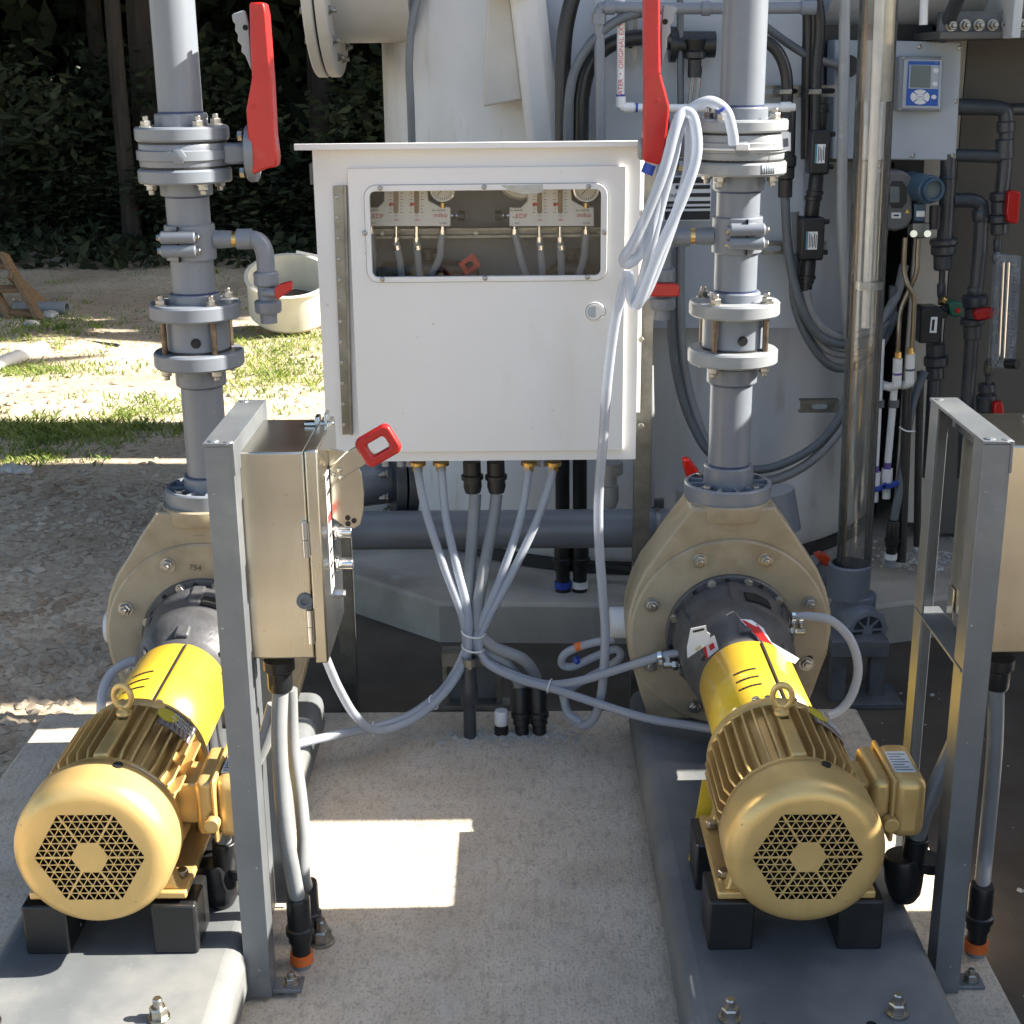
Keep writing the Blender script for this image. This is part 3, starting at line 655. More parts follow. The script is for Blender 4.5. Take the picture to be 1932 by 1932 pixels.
def pump():
    t = thing('pump', 'tan fibreglass pump volute and dark bearing frame on the right', 'pump', (PX, 2.95, .108), 'tan centrifugal pumps')
    C = lambda y: V((PX, y, AZ))
    half = [(.0935,.287),(.0955,.278),(.130,.232),(.160,.185),(.188,.145),(.208,.100),(.221,.05),(.2245,0),(.219,-.055),(.205,-.10),(.193,-.145),(.172,-.209)]
    out = [(x, z) for x, z in half] + [(-x, z) for x, z in half[::-1]]
    vol = part('volute', MB().prism([(PX+x, 2.915, AZ+z) for x, z in out], (0,.132,0)), tan, t, .006)
    cr = part('casing_ring', MB().lathe(C(2.906), (0,1,0), [(.16,0),(.2135,.0),(.2185,.005),(.2185,.018)], 72), tan, t)
    part('nozzle', MB().lathe((PX,2.985,AZ+.235), (0,0,1), [(.072,0),(.064,.012),(.064,.016),(.088,.022),(.090,.026),(.090,.054),(.088,.056)], 40), tan, t)
    part('mounting_foot', MB().mm(PX-.168, PX+.168, 2.93, 3.06, .1085, .135), tan, t, .004)
    cover = part('back_cover', MB().lathe(C(2.893), (0,1,0), [(.05,0),(.138,0),(.141,.003),(.141,.016)], 64), iron, t)
    fr = part('bearing_frame', MB().lathe(C(2.62), (0,1,0), [(.066,0),(.083,.004),(.086,.03),(.086,.055),(.091,.075),(.108,.105),(.118,.135),(.120,.20),(.121,.225),(.127,.235),(.128,.273)], 56), iron, t)
    for a in (0, 62, -62, 130, -130):
        d = V((math.sin(R(a)),0,math.cos(R(a)))); mid = C(2.80) + d*.106
        part('frame_rib', MB().bar(C(2.69)+d*.088, C(2.885)+d*.122, .024, .030, d.cross(V((0,1,0)))), iron, fr, .005)
    part('frame_window', MB().prism([C(2.80)+V((.1215*math.sin(R(b)),dy,.1215*math.cos(R(b)))) for b,dy in ((8,0),(20,0),(34,0),(34,.045),(20,.05),(8,.045))], V((.0015,0,.0025))), void, fr)
    # ring bolts
    for k in range(8):
        a = R(22.5 + 45*k)
        inst('casing_bolt', STUD if k < 4 else NUT, bolt_m, cr, C(2.906) + V((.186*math.cos(a),0,.186*math.sin(a))), (0,-1,0), k*.4).scale = (1.2,1.2,1.0)
    for a in (0, 180):
        part('casing_hole', MB().lathe(C(2.9055)+V((.178*math.cos(R(a)),0,-.06)), (0,-1,0), [(.008,0),(.008,.001)], 16), void, cr)
    for a in (40, 75, 110, 160, 15, 215, 325):
        inst('cover_bolt', SMALL, bolt_m, cover, C(2.892) + V((.1305*math.cos(R(a)),0,.1305*math.sin(R(a)))), (0,-1,0), a).scale = (1.2,1.2,1.3)
    for a in (62, 95, 128, 190):
        part('cover_hole', MB().lathe(C(2.8925)+V((.131*math.cos(R(a)),0,.131*math.sin(R(a)))), (0,-1,0), [(.0055,0),(.0055,.001)], 12), void, cover)
    # white suction stub behind, flush fittings
    part('suction_stub', MB().cyl((PX-.255,3.03,AZ-.02),(PX-.17,3.03,AZ-.02),.036), white_pl, t)
    part('frame_foot', MB().mm(PX-.045, PX+.045, 2.70, 2.80, .1085, AZ-.08), iron, t, .006)
    for sx, zz in ((-1,-.045),(1,.032)):
        part('flush_nipple', MB().cyl(C(2.845)+V((sx*.115,0,zz)), C(2.845)+V((sx*.150,0,zz)), .008).hexp(C(2.845)+V((sx*.118,0,zz)), (sx,0,0), .012, .014), steel, t)
    return t
pu = pump(); pl_ = copy_tree(pu, (DXP, 0, .0), 'tan fibreglass pump volute behind the left control box')
text('754', .018, V((PX+DXP-.012,2.9045,AZ+.165)), (R(90), R(6), 0), M('pencil_mark',(.13,.10,.06),.7), pl_, 'handwriting')

# tags tied to the right pump
tg = thing('warning_tag', 'red and white warning tag tied to the right bearing frame', 'tag', at(1400,1170,2.74))
tp = [at(1395,1168,2.72), at(1418,1170,2.71), at(1440,1185,2.70), at(1455,1212,2.66), at(1508,1243,2.58), at(1500,1252,2.57), at(1450,1235,2.62), at(1425,1200,2.68)]
part('card', MB().prism(tp, (0,-.0008,.0008)), paper, tg)
part('red_band', MB().prism([at(1399,1170,2.7165), at(1428,1178,2.7015), at(1452,1210,2.6585), at(1480,1240,2.6085), at(1464,1238,2.6105), at(1432,1205,2.6665), at(1414,1186,2.6955)], (0,-.0012,.0012)), red, tg)
part('tie_wire', MB().tube([at(1398,1168,2.715), at(1382,1155,2.74), at(1350,1180,2.75)], .0012, 6), chrome, tg)
for i, (q, lab, lines) in enumerate((([(1303,1186),(1332,1180),(1334,1192),(1340,1196),(1338,1214),(1297,1242),(1296,1222)], 'white paper tag hanging on the left of the right bearing frame', ('TAG 12',)), ([(1325,1215),(1348,1198),(1356,1225),(1332,1244)], 'small white label with red edge below the paper tag', ()))):
    g_ = thing('paper_tag', lab, 'tag', at(q[0][0], q[0][1], 2.66))
    part('card', MB().prism([at(x, y, 2.655 + (.01 if i else .0)) for x, y in q], (0,.0012,0)), paper, g_)
    if i == 0:
        part('print', MB().prism([at(x,y,2.6545) for x,y in ((1307,1190),(1328,1185),(1329,1189),(1308,1194))], (0,-.0003,0)), ink, g_)
        part('print', MB().prism([at(x,y,2.6545) for x,y in ((1311,1224),(1322,1216),(1325,1221),(1314,1229))], (0,-.0003,0)), M('pale_tape',(.6,.55,.3),.6), g_)
    else:
        part('print', MB().prism([at(x,y,2.6645) for x,y in ((1325,1215),(1330,1211),(1336,1240),(1332,1244))], (0,-.0003,0)), redink, g_)
        part('print', MB().prism([at(x,y,2.6645) for x,y in ((1337,1218),(1346,1212),(1349,1222),(1340,1228))], (0,-.0003,0)), redink, g_)
# ================================================================ RISERS AND VALVES
rod_m = M('rusty_threaded_rod', (.16,.12,.085), .45, metal=.8, var=.3, scale=60)
def riser(side, X, rows, lab, labcv, labbv):
    """rows: name -> (y_top, y_bottom) read at the front of each piece; X: axis"""
    Y = 3.0; sx = 1 if side == 'R' else -1
    px = 1391 if side == 'R' else 340
    def z(y, r): return at(px + (0 if side == 'R' else (y-100)*.077), y, Y - r).z
    def seg(k, r): a, b = rows[k]; return z(b, r), z(a, r)
    t = thing('discharge_riser', lab, 'riser pipe', (X, Y, seg('pump_flange', .095)[0]), 'grey pump discharge risers')
    cylp = lambda nm, k, r, m=pvc, n=36, bev=.003: part(nm, MB().cyl((X,Y,seg(k,r)[0]),(X,Y,seg(k,r)[1]),r,n=n), m, t, bev)
    pr = .0447
    # pump flange with ribs in its top face
    z0, z1 = seg('pump_flange', .095)
    pf = part('pump_flange', MB().lathe((X,Y,z0),(0,0,1),[(.092,0),(.095,.003),(.095,z1-z0-.003),(.092,z1-z0),(.086,z1-z0),(.086,z1-z0-.010),(.05,z1-z0-.010)],48,True,True), pvc, t)
    part('gasket', MB().cyl((X,Y,z0-.007),(X,Y,z0-.0005),.089,n=40), rubber, t)
    for k in range(12):
        a = 2*math.pi*k/12+.13; d = V((math.cos(a),math.sin(a),0))
        part('rib', MB().bar(V((X,Y,z1-.006))+d*.05, V((X,Y,z1-.006))+d*.087, .005, .011, (0,0,1)), pvc, pf)
    for k in range(4):
        a = math.pi/4 + k*math.pi/2; d = V((math.cos(a)*.0745, math.sin(a)*.0745, 0))
        inst('flange_bolt', HEAD, bolt_m, pf, V((X,Y,z1-.008))+d); inst('flange_bolt', HEAD, brass if k > 1 else bolt_m, pf, V((X,Y,AZ+.2685-.007))+d, (0,0,-1), .3)
    def hub(k): 
        a, b = seg(k, .053); part('socket_hub', MB().lathe((X,Y,a),(0,0,1),[(.0515,0),(.0535,.003),(.0535,b-a-.003),(.0515,b-a)],36), pvc, t)
    def flange(k, k2=None):
        a, b = seg(k, .095); fo = part('flange', MB().lathe((X,Y,a),(0,0,1),[(.0915,0),(.095,.004),(.095,b-a-.004),(.0915,b-a)],52), pvc_lt if side == 'R' else pvc, t); return a, b, fo
    for k in ('hub0','hub1','hub2','hub3','hub4'):
        hub(k); up = k in ('hub0','hub2','hub4'); a, b = seg(k, .053); zz = b if up else a
        part('primer_ring', MB().cyl((X,Y,zz-.002 if up else zz-.004),(X,Y,zz+.004 if up else zz+.002),.0453,n=32), primer, t)
    for k in ('pipe0','pipe1','pipe2','pipe3'): cylp('pipe_length', k, pr)
    fa = flange('fl1'); fb = flange('fl2'); fc = flange('fl3'); fd = flange('fl4')
    for k in range(4):
        a = math.pi/4 + k*math.pi/2 + .12*sx; d = V((math.cos(a)*.0765, math.sin(a)*.0765, 0)); c = V((X,Y,0))
        inst('flange_bolt', STUD, bolt_m, fb[2], c+d+V((0,0,fb[1])), (0,0,1), .3); inst('flange_bolt', STUD, bolt_m, fa[2], c+d+V((0,0,fa[0])), (0,0,-1), .2)
        inst('flange_bolt', STUD, bolt_m, fd[2], c+d+V((0,0,fd[1])), (0,0,1), .5); inst('flange_bolt', STUD, bolt_m, fc[2], c+d+V((0,0,fc[0])), (0,0,-1), .1)
    # saddle clamp
    a, b = seg('clamp', .052)
    sc_ = part('saddle_clamp', MB().lathe((X,Y,a),(0,0,1),[(.050,0),(.052,.002),(.052,b-a-.002),(.050,b-a)],36), pvc, t)
    lx = X + .012*sx
    part('clamp_joint', MB().mm(lx-.001, lx+.001, Y-.062, Y-.045, a+.001, b-.001), void, sc_)
    for zz in (a+(b-a)*.33, a+(b-a)*.70):
        part('clamp_lug', MB().cyl((lx-.036,Y-.055,zz),(lx+.036,Y-.055,zz),.0135,n=18), pvc, sc_, .003)
        inst('clamp_bolt', SMALL, bolt_m, sc_, (lx+.036,Y-.055,zz), (1,0,0)); inst('clamp_bolt', SMALL, bolt_m, sc_, (lx-.036,Y-.055,zz), (-1,0,0))
    # check valve
    cz0, cz1 = fa[1]+.0005, fb[0]-.0005
    v = thing('check_valve', labcv, 'check valve', (X,Y,cz0), 'wafer check valves')
    part('body', MB().lathe((X,Y,cz0),(0,0,1),[(.062,0),(.066,.004),(.066,cz1-cz0-.004),(.062,cz1-cz0)],44), pvc, v)
    part('inspection_hole', MB().lathe((X+.010,Y-.0655,cz0+(cz1-cz0)*.36),(.15,-1,0),[(.0105,0),(.0105,.0018)],20), void, v)
    part('gasket', MB().cyl((X,Y,cz0),(X,Y,cz0+.004),.069,n=40), rubber, v)
    for k in range(4):
        aa = math.pi/4 + k*math.pi/2 + .12*sx; d = V((math.cos(aa)*.0765, math.sin(aa)*.0765, 0))
        part('threaded_rod', MB().cyl(V((X,Y,fa[1]))+d, V((X,Y,fb[0]))+d, .0062, n=10), rod_m, v)
    if side == 'R': part('label', MB().mm(X-.0435, X-.040, Y-.0560, Y-.0515, cz0+.028, cz1-.006) , paper, v)
    # butterfly valve: wafer body, stem neck and plate, lever
    bz0, bz1 = fc[1]+.004, fd[0]-.004; bm_ = (bz0+bz1)/2
    bv = thing('butterfly_valve', labbv, 'butterfly valve', (X,Y,bz0), 'lever butterfly valves')
    part('liner_gasket', MB().cyl((X,Y,bz0-.0035),(X,Y,bz1+.0035),.0885,n=44), rubber, bv)
    part('body', MB().lathe((X,Y,bz0),(0,0,1),[(.088,0),(.0895,.003),(.0895,bm_-bz0-.011),(.0945,bm_-bz0-.009),(.0945,bm_-bz0+.009),(.0895,bm_-bz0+.011),(.0895,bz1-bz0-.003),(.088,bz1-bz0)],52), pvc_lt if side=='R' else pvc, bv)
    part('body_boss', MB().hexp((X-.01*sx,Y-.090,bm_),(0,-1,0),.016,.0065), pvc, bv)
    q = -1 if side == 'R' else 1
    nx = X + q*.085
    part('stem_neck', MB().prism([(nx,Y-.03,bz0+.002),(nx+q*.046,Y-.021,bm_-.020),(nx+q*.046,Y-.021,bm_+.020),(nx,Y-.03,bz1-.002)],(0,.05,0)), pvc, bv, .006)
    tx = nx + q*.046
    part('top_plate', MB().lathe((tx,Y,bm_),(q,0,0),[(.054,0),(.057,.003),(.057,.017),(.054,.019)],36), pvc, bv)
    for zz in (-.036,.036): inst('plate_bolt', HEAD, bolt_m if zz > 0 else brass, bv, (tx, Y-.034, bm_+zz), (-q,0,0))
    return t, v, bv, dict(X=X, Y=Y, clamp=(a+b)/2, bm=bm_, q=q, tx=tx, bv=bv)
RR = dict(pump_flange=(931,962), hub0=(888,930), pipe0=(725,892), hub1=(700,731), fl1=(672,700), fl2=(580,608), hub2=(556,586), pipe1=(478,560),
          clamp=(413,482), pipe2=(358,418), hub3=(330,363), fl3=(309,335), fl4=(228,252), hub4=(203,236), pipe3=(-640,206))
rr = riser('R', .4525, RR, 'right grey plastic discharge riser rising from the right pump', 'grey wafer check valve with white label between flanges on the right riser', 'grey butterfly valve with red lever high on the right riser')
RL = dict(pump_flange=(938,970), hub0=(908,937), pipe0=(728,912), hub1=(703,735), fl1=(676,706), fl2=(583,613), hub2=(560,590), pipe1=(490,565),
          clamp=(427,495), pipe2=(366,432), hub3=(343,372), fl3=(322,350), fl4=(241,269), hub4=(215,249), pipe3=(-640,218))
rl = riser('L', -.685, RL, 'left grey plastic discharge riser rising from the left pump', 'grey wafer check valve with dark rods on the left riser', 'grey butterfly valve with red lever high on the left riser')
def lever(info, poly, trig, hole):
    bv = info['bv']; Yf = 2.950
    P = [at(x, y, Yf) for x, y in poly]
    lv = part('lever', MB().prism(P, (0,.056,0)), red, bv, .005, bseg=3)
    q_ = info['q']; a_, b_, c_, d_ = ((475,149),(513,151),(489,123),(478,201)) if q_ > 0 else ((1217,137),(1247,138),(1233,112),(1240,190))
    part('ridge', MB().bar(at(*a_, Yf-.0006), at(*b_, Yf-.0006), .0022, .0022, (0,1,0)), red, lv)
    part('mark', MB().torus(at(*d_, Yf-.0002), (0,1,0), .0042, .0007, 16, 6), red, lv); text('F', .010, at(*c_, Yf-.0004), FRONT, red, lv, 'embossed_mark')
    part('trigger', MB().prism([at(x, y, Yf+.018) for x, y in trig], (0,.010,0)), pvc_lt, bv, .002)
    part('trigger_hole', MB().lathe(at(hole[0],hole[1],Yf+.0178),(0,-1,0),[(.0055,0),(.0055,.0008)],16), void, bv)
    return P
lever(rl[3], [(470,6),(473,4),(495,4),(498,8),(502,27),(512,160),(517,258),(522,296),(521,315),(500,319),(477,330),(471,306),(464,208),(475,147),(472,90)],
      [(437,28),(441,25),(459,19),(463,22),(469,45),(473,100),(475,135),(462,104),(455,98),(456,86),(448,78),(449,66),(443,58),(444,46),(439,40)], (463,52))
part('lever_cap', MB().lathe(at(521,283,2.99),(1,0,0),[(.020,-.008),(.020,.002),(.017,.005)],24), blue, rl[2])
lever(rr[3], [(1215,-90),(1219,-93),(1243,-93),(1246,-88),(1246,40),(1247,137),(1264,200),(1264,208),(1254,295),(1244,312),(1214,304),(1213,286),(1217,188)],
      [(1251,12),(1256,9),(1270,11),(1278,15),(1276,24),(1270,30),(1272,40),(1264,48),(1266,60),(1259,72),(1259,88),(1254,104),(1248,126),(1247,60)], (1255,41))
part('lever_cap', MB().lathe(at(1213,281,2.99),(-1,0,0),[(.022,-.008),(.022,.006),(.018,.010)],24), pvc_lt, rr[2])
# small stickers on the right valve
st = MB().prism([at(x,y,2.925) for x,y in ((1474,250),(1488,248),(1490,282),(1476,285))], (0,-.001,0)); part('sticker', st, paper, rr[2])
st = MB().prism([at(x,y,2.9245) for x,y in ((1477,262),(1487,260),(1488,276),(1478,278))], (0,-.0006,0)); part('sticker_print', st, conduit_dk, rr[2])
rt = MB()
for k in range(6):
    a0, a1 = R(18+k*3.4), R(18+(k+1)*3.4); q = .0953; zc = zY(1452,320,2.91)
    rt.add([(.4525+q*math.sin(a0),3-q*math.cos(a0),zc-.009),(.4525+q*math.sin(a1),3-q*math.cos(a1),zc-.009),(.4525+q*math.sin(a1),3-q*math.cos(a1),zc+.009),(.4525+q*math.sin(a0),3-q*math.cos(a0),zc+.009)],[(0,1,2,3)])
o = part('flange_marking', rt, pvc, rr[0]); o.modifiers.new('thickness','SOLIDIFY').thickness = .0015
for i,(q_) in enumerate(((1257,288,1271,318),)):
    part('arrow_sticker', MB().prism([at(x,y,2.952) for x,y in ((q_[0],q_[1]),(q_[2],q_[1]),(q_[2],q_[3]),(q_[0],q_[3]))], (0,.001,0)), paper, rr[2])
    part('arrow_print', MB().prism([at(x,y,2.9515) for x,y in ((1260,296),(1264,290),(1268,296),(1265.5,296),(1265.5,312),(1262.5,312),(1262.5,296))], (0,-.0005,0)), ink, rr[2])
part('cable_tie', MB().torus((.4525,3.0,rr[3]['bm']-.002),(0,0,1),.0965,.0022,48,8), white_pl, rr[2])
part('tie_head', MB().box(at(1401,277,2.898),(.026,.008,.014)), white_pl, rr[2], .002)

def sample_valve(X, zc, dirx, bx_px, lab, Y=3.0):
    t = thing('sample_valve', lab, 'ball valve', (X, Y, zc-.1), 'small red handled sample valves')
    x0 = X + dirx*.050
    part('nipple', MB().cyl((x0,Y,zc),(x0+dirx*.038,Y,zc),.0195,.0175,n=24), pvc, t)
    part('brass_ring', MB().cyl((x0+dirx*.038,Y,zc),(x0+dirx*.048,Y,zc),.0165,n=20), brass, t)
    xe = at(bx_px, 470, Y).x
    part('elbow_pipe', MB().cyl((x0+dirx*.048,Y,zc),(x0+dirx*.078,Y,zc),.0215,n=24).tube([(x0+dirx*.074,Y,zc),(xe-dirx*.030,Y,zc),(xe-dirx*.010,Y,zc-.007),(xe,Y,zc-.030),(xe,Y,zc-.075)],.019,20,8), pvc, t)
    zb = zc - .062
    return t, xe, zb
t, xe, zb = sample_valve(-.685, rl[3]['clamp']+.004, 1, 499, 'small grey drain valve with red handle on an elbow off the left riser')
def vbody(t, xe, zt, Y, sc=1.0):
    part('body', MB().lathe((xe,Y,zt),(0,0,-1),[(.024,0),(.0265,.003),(.0265,.026),(.024,.029),(.020,.031),(.020,.058),(.0255,.060),(.0285,.063),(.0285,.082),(.026,.086),(.018,.088),(.018,.108)],28), pvc, t)
vbody(t, xe, zY(499,515,2.98), 3.0)
hp = [at(x,y,2.962) for x,y in ((517,545),(527,537),(548,532),(551,535),(550,548),(524,565),(519,562))]
part('handle', MB().prism(hp,(0,.022,0)), red, t, .003); part('stem', MB().cyl(at(497,552,2.985),at(522,552,2.972),.009), pvc, t)
t2, xe2, zb2 = sample_valve(.4525, rr[3]['clamp']-.003, -1, 1252, 'small grey drain valve with red handle left of the right riser', 3.0)
vbody(t2, xe2, zY(1252,508,2.98), 3.0)
part('handle', MB().prism([at(x,y,2.962) for x,y in ((1219,538),(1224,534),(1276,536),(1284,540),(1283,557),(1278,560),(1222,560),(1218,556))],(0,.018,0)), red, t2, .004)

# ================================================================ CONTROL BOX STANDS AND DISCONNECT BOXES
def stand():
    X, YF, YR, ZT = .694, 2.072, 2.36, .972
    t = thing('box_stand', 'galvanised angle steel stand at the right edge of the slab', 'stand', (X+.02, 2.2, 0), 'galvanised control box stands')
    part('post', MB().mm(X-.003, X+.043, YF, YF+.0045, 0, ZT-.005).mm(X+.0385, X+.043, YF+.0045, YF+.05, 0, ZT-.005) if False else MB().prism([(X,YF,0),(X+.043,YF,0),(X+.043,YF+.05,0),(X+.0385,YF+.05,0),(X+.0385,YF+.0045,0),(X+.0045,YF+.0045,0),(X+.0045,YF+.048,0),(X,YF+.048,0)],(0,0,ZT-.0055)), galv, t, .0008)
    part('post', MB().prism([(X,YR,0),(X+.032,YR,0),(X+.032,YR-.0045,0),(X+.0045,YR-.0045,0),(X+.0045,YR-.045,0),(X,YR-.045,0)],(0,0,ZT-.0055)), galv, t, .0008)
    part('top_rail', MB().prism([(X-.002,YF-.002,ZT),(X+.045,YF-.002,ZT),(X+.045,YF-.002,ZT-.05),(X+.0405,YF-.002,ZT-.05),(X+.0405,YF-.002,ZT-.005),(X-.002,YF-.002,ZT-.005)],(0,YR-YF+.004,0)), galv, t, .0008)
    zc = .597
    part('cross_rail', MB().prism([(X-.002,YF+.006,zc),(X+.042,YF+.006,zc),(X+.042,YF+.006,zc-.005),(X-.002,YF+.006,zc-.005)],(0,YR-YF-.012,0)), galv, t, .0008)
    part('weld', MB().lathe((X+.012,YF+.012,ZT-.002),(0,0,1),[(.010,0),(.008,.0035),(.003,.005)],9), galv, t); part('weld', MB().lathe((X+.036,YF+.006,ZT-.002),(0,0,1),[(.009,0),(.007,.003),(.002,.004)],9), galv, t)
    part('weld', MB().lathe((X+.010,YR-.012,ZT-.002),(0,0,1),[(.009,0),(.007,.003),(.002,.004)],9), galv, t)
    part('base_clip', MB().mm(X+.043, X+.092, YF+.01, YF+.05, 0, .006), galv, t, .001)
    inst('clip_bolt', STUD, bolt_m, t, (X+.072, YF+.03, .006))
    return t
sd_ = stand(); DXS = -1.168
copy_tree(sd_, (DXS, -.012, .010), 'galvanised angle steel stand between the left pump and the middle walkway')
sh = MB()
def disc_box():
    X, YF, YR, Z0, Z1 = .7395, 2.105, 2.318, .613, .955
    X1, XD = X+.104, X+.126
    t = thing('disconnect_box', 'stainless steel disconnect box cut by the right edge of the picture', 'control box', (X+.06, 2.21, Z0), 'stainless disconnect boxes')
    part('enclosure', MB().mm(X, X1, YF, YR, Z0, Z1), steel, t, .003)
    part('door', MB().mm(X1+.0015, XD, YF-.006, YR+.004, Z0-.006, Z1+.004), steel, t, .003)
    for zz in (.817, .672):
        part('hinge', MB().cyl((X1-.003,YF-.009,zz-.028),(X1-.003,YF-.009,zz-.0005),.006,n=14).cyl((X1-.003,YF-.009,zz+.0005),(X1-.003,YF-.009,zz+.028),.006,n=14), chrome, t)
    part('grommet', MB().lathe((X1-.011,YF-.0005,.712),(0,-1,0),[(.013,0),(.013,.003),(.006,.004),(.006,.001)],20), conduit_dk, t)
    part('hinge_stain', MB().mm(0,0,0,0,0,0), void, t) if False else None
    # latch on top
    part('latch', MB().mm(X1-.022, X1+.026, YR-.05, YR-.036, Z1+.001, Z1+.006).mm(X1-.004,X1+.004,YR-.055,YR-.03,Z1+.004,Z1+.016).mm(X1+.012,X1+.018,YR-.06,YR-.026,Z1+.004,Z1+.022), chrome, t, .001)
    # flange handle plate and lever
    yc = 2.215; pts = []
    for k in range(9):
        a = R(90 - k*22.5); pts.append((XD+.022+.030*math.cos(a), yc, .885+.045*math.sin(a)) if k < 4 else None)
    prof = [(XD,.930),(XD+.022,.928),(XD+.040,.915),(XD+.052,.890),(XD+.055,.855),(XD+.053,.825),(XD+.047,.802),(XD+.036,.795),(XD+.020,.800),(XD,.815)]
    fp = part('handle_plate', MB().prism([(x, yc, zz) for x, zz in prof],(0,.004,0)), steel, t, .0008)
    for dx, dz in ((.021,.812),(.031,.807),(.021,.802)): part('plate_hole', MB().lathe((XD+dx+.006,yc-.0004,dz+.002),(0,-1,0),[(.0045,0),(.0045,.0006)],14), void, t)
    arm = MB().prism([(XD+.002,yc-.006,.870),(XD+.002,yc-.006,.900),(XD+.030,yc-.006,.926),(XD+.050,yc-.006,.938),(XD+.062,yc-.006,.906),(XD+.030,yc-.006,.888)],(0,.005,0)); part('handle_arm', arm, steel, t, .001)
    for dx, dz in ((.008,.889),(.018,.897),(.020,.885)): part('rivet', MB().lathe((XD+dx,yc-.006,dz),(0,-1,0),[(.0042,0),(.0036,.002),(.001,.003)],12), steel, t)
    # red loop grip (rounded rectangular ring)
    c = V((XD+.082,yc-.004,.937)); u = V((.87,0,.50)); v = V((-.50,0,.87)); 
    def rr_(a, b, y): return [c + u*a*sx_ + v*b*sz_ + V((0,y,0)) for sx_, sz_ in ((-1,-.75),(-.8,-1),(.8,-1),(1,-.75),(1,.75),(.8,1),(-.8,1),(-1,.75))]
    ring = MB(); o0 = rr_(.032,.026,-.009); i0 = rr_(.0165,.011,-.009); o1 = rr_(.032,.026,.009); i1 = rr_(.0165,.011,.009)
    ring.add(o0+i0+o1+i1, [f for k in range(8) for f in ((k,(k+1)%8,8+(k+1)%8,8+k),(16+k,24+k,24+(k+1)%8,16+(k+1)%8),(k,16+k,16+(k+1)%8,(k+1)%8),(8+k,8+(k+1)%8,24+(k+1)%8,24+k))])
    part('handle_grip', ring, red, t, .004, bseg=3)
    # door print and push buttons
    ip = part('instruction_plate', MB().mm(XD+.0002, XD+.0012, 2.165, 2.205, .70, .90), paper, t)
    part('warning_print', MB().mm(XD+.0012, XD+.0016, 2.168, 2.202, .815, .832), redink, ip)
    for zz in (.862,.885,.79,.765,.74,.72): part('plate_print', MB().mm(XD+.0012, XD+.0016, 2.170, 2.200, zz, zz+.008), ink, ip)
    for zz in (.783, .728): part('push_button', MB().cyl((XD+.001,2.235,zz),(XD+.030,2.235,zz),.0095,n=20).cyl((XD+.001,2.235,zz),(XD+.007,2.235,zz),.013,n=20), chrome, t, .0012)
    part('door_screw', MB().cyl((XD,2.26,.665),(XD+.012,2.26,.665),.007,n=6), chrome, t)
    part('mounting_tab', MB().mm(X-.004, X-.001, 2.28, 2.31, .60, .655), steel, t, .001)
    return t
db = disc_box()
copy_tree(db, (DXS-.008, 0, .0), 'stainless steel disconnect box with red loop handle beside the left stand')

# conduits below the disconnect boxes
def fitting(mb, a, b, r, n=20):
    a, b = V(a), V(b); L = (b-a).length
    return mb.lathe(a, b-a, [(r*.8,0),(r*.82,L*.2),(r,L*.22),(r,L*.34),(r*1.18,L*.36),(r*1.18,L*.46),(r,L*.48),(r,L*.96),(r*.92,L)], n)
def box_conduit(lab, X, pts, top, r=.0138):
    t = thing('conduit_drop', lab, 'conduit', (pts[-1].x, pts[-1].y, 0), 'grey conduits below the disconnect boxes')
    part('top_fitting', MB().lathe(top, (0,0,-1), [(.026,0),(.026,.018),(.021,.022),(.021,.050),(.019,.056)], 20), black, t)
    part('sleeve', MB().tube(pts, r, 16, 8), conduit, t)
    e = pts[-1]; part('coupling', fitting(MB(), e+V((0,0,-.10)), e+V((0,0,.012)), .021), black, t)
    part('orange_band', MB().cyl(e+V((0,0,-.118)), e+V((0,0,-.10)), .0205, n=20), orange, t)
    part('stub', MB().cyl(V((e.x,e.y,-.001)), e+V((0,0,-.116)), .0165, n=18), conduit, t)
    return t
e = atz(568,1822,0)
tp_ = at(526,1243,2.19)
box_conduit('grey conduit from the left disconnect box down to a coupling with orange band', 0, [tp_+V((0,0,-.05)), at(527,1400,2.17), at(538,1560,2.15), at(553,1650,2.155), V((e.x+.002,e.y,.128))], tp_)
e = atz(1836,1812,0)+V((.01,.02,0)); tp_ = at(1885,1240,2.2)
box_conduit('grey conduit from the right disconnect box down behind the right stand', 0, [tp_+V((0,0,-.05)), at(1876,1420,2.22), at(1860,1600,2.24), V((e.x,e.y,.128))], tp_)
def loop_conduit(lab, pts, elbow_c, bx):
    t = thing('motor_conduit', lab, 'conduit', elbow_c, 'grey conduits from the motor terminal boxes')
    part('sleeve', MB().tube(pts, .0145, 16, 8), conduit, t)
    c = V(elbow_c); d = (pts[1]-pts[0]).normalized()
    part('elbow', MB().lathe(c+V((-.012,0,.045)), (.12,0,-1), [(.030,0),(.033,.01),(.033,.05),(.028,.075),(.018,.09),(.0,.095)], 22, True, False).cyl(c+V((.005,0,-.02)), pts[0]+d*.03, .021, n=20).lathe(c+V((.03,0,.02)), d, [(.026,0),(.026,.02),(.023,.022)], 20), black, t, .002)
    return t
c = at(1712,1655,2.19)
loop_conduit('grey conduit curving from the right motor terminal box up behind the right stand', [at(1722,1606,2.185), at(1745,1530,2.18), at(1785,1440,2.19), at(1830,1340,2.21), at(1868,1262,2.22)], c, 0)
c = at(420,1665,2.19)
loop_conduit('grey conduit curving down from behind the left stand to the left motor terminal box', [at(424,1612,2.185), at(422,1570,2.18), at(438,1520,2.18), at(462,1470,2.19), at(500,1395,2.2), at(520,1330,2.21)], c, 0)
t = thing('rear_conduit', 'second grey conduit behind the left disconnect box conduit', 'conduit', atz(592,1790,0))
e2 = atz(592,1785,0)
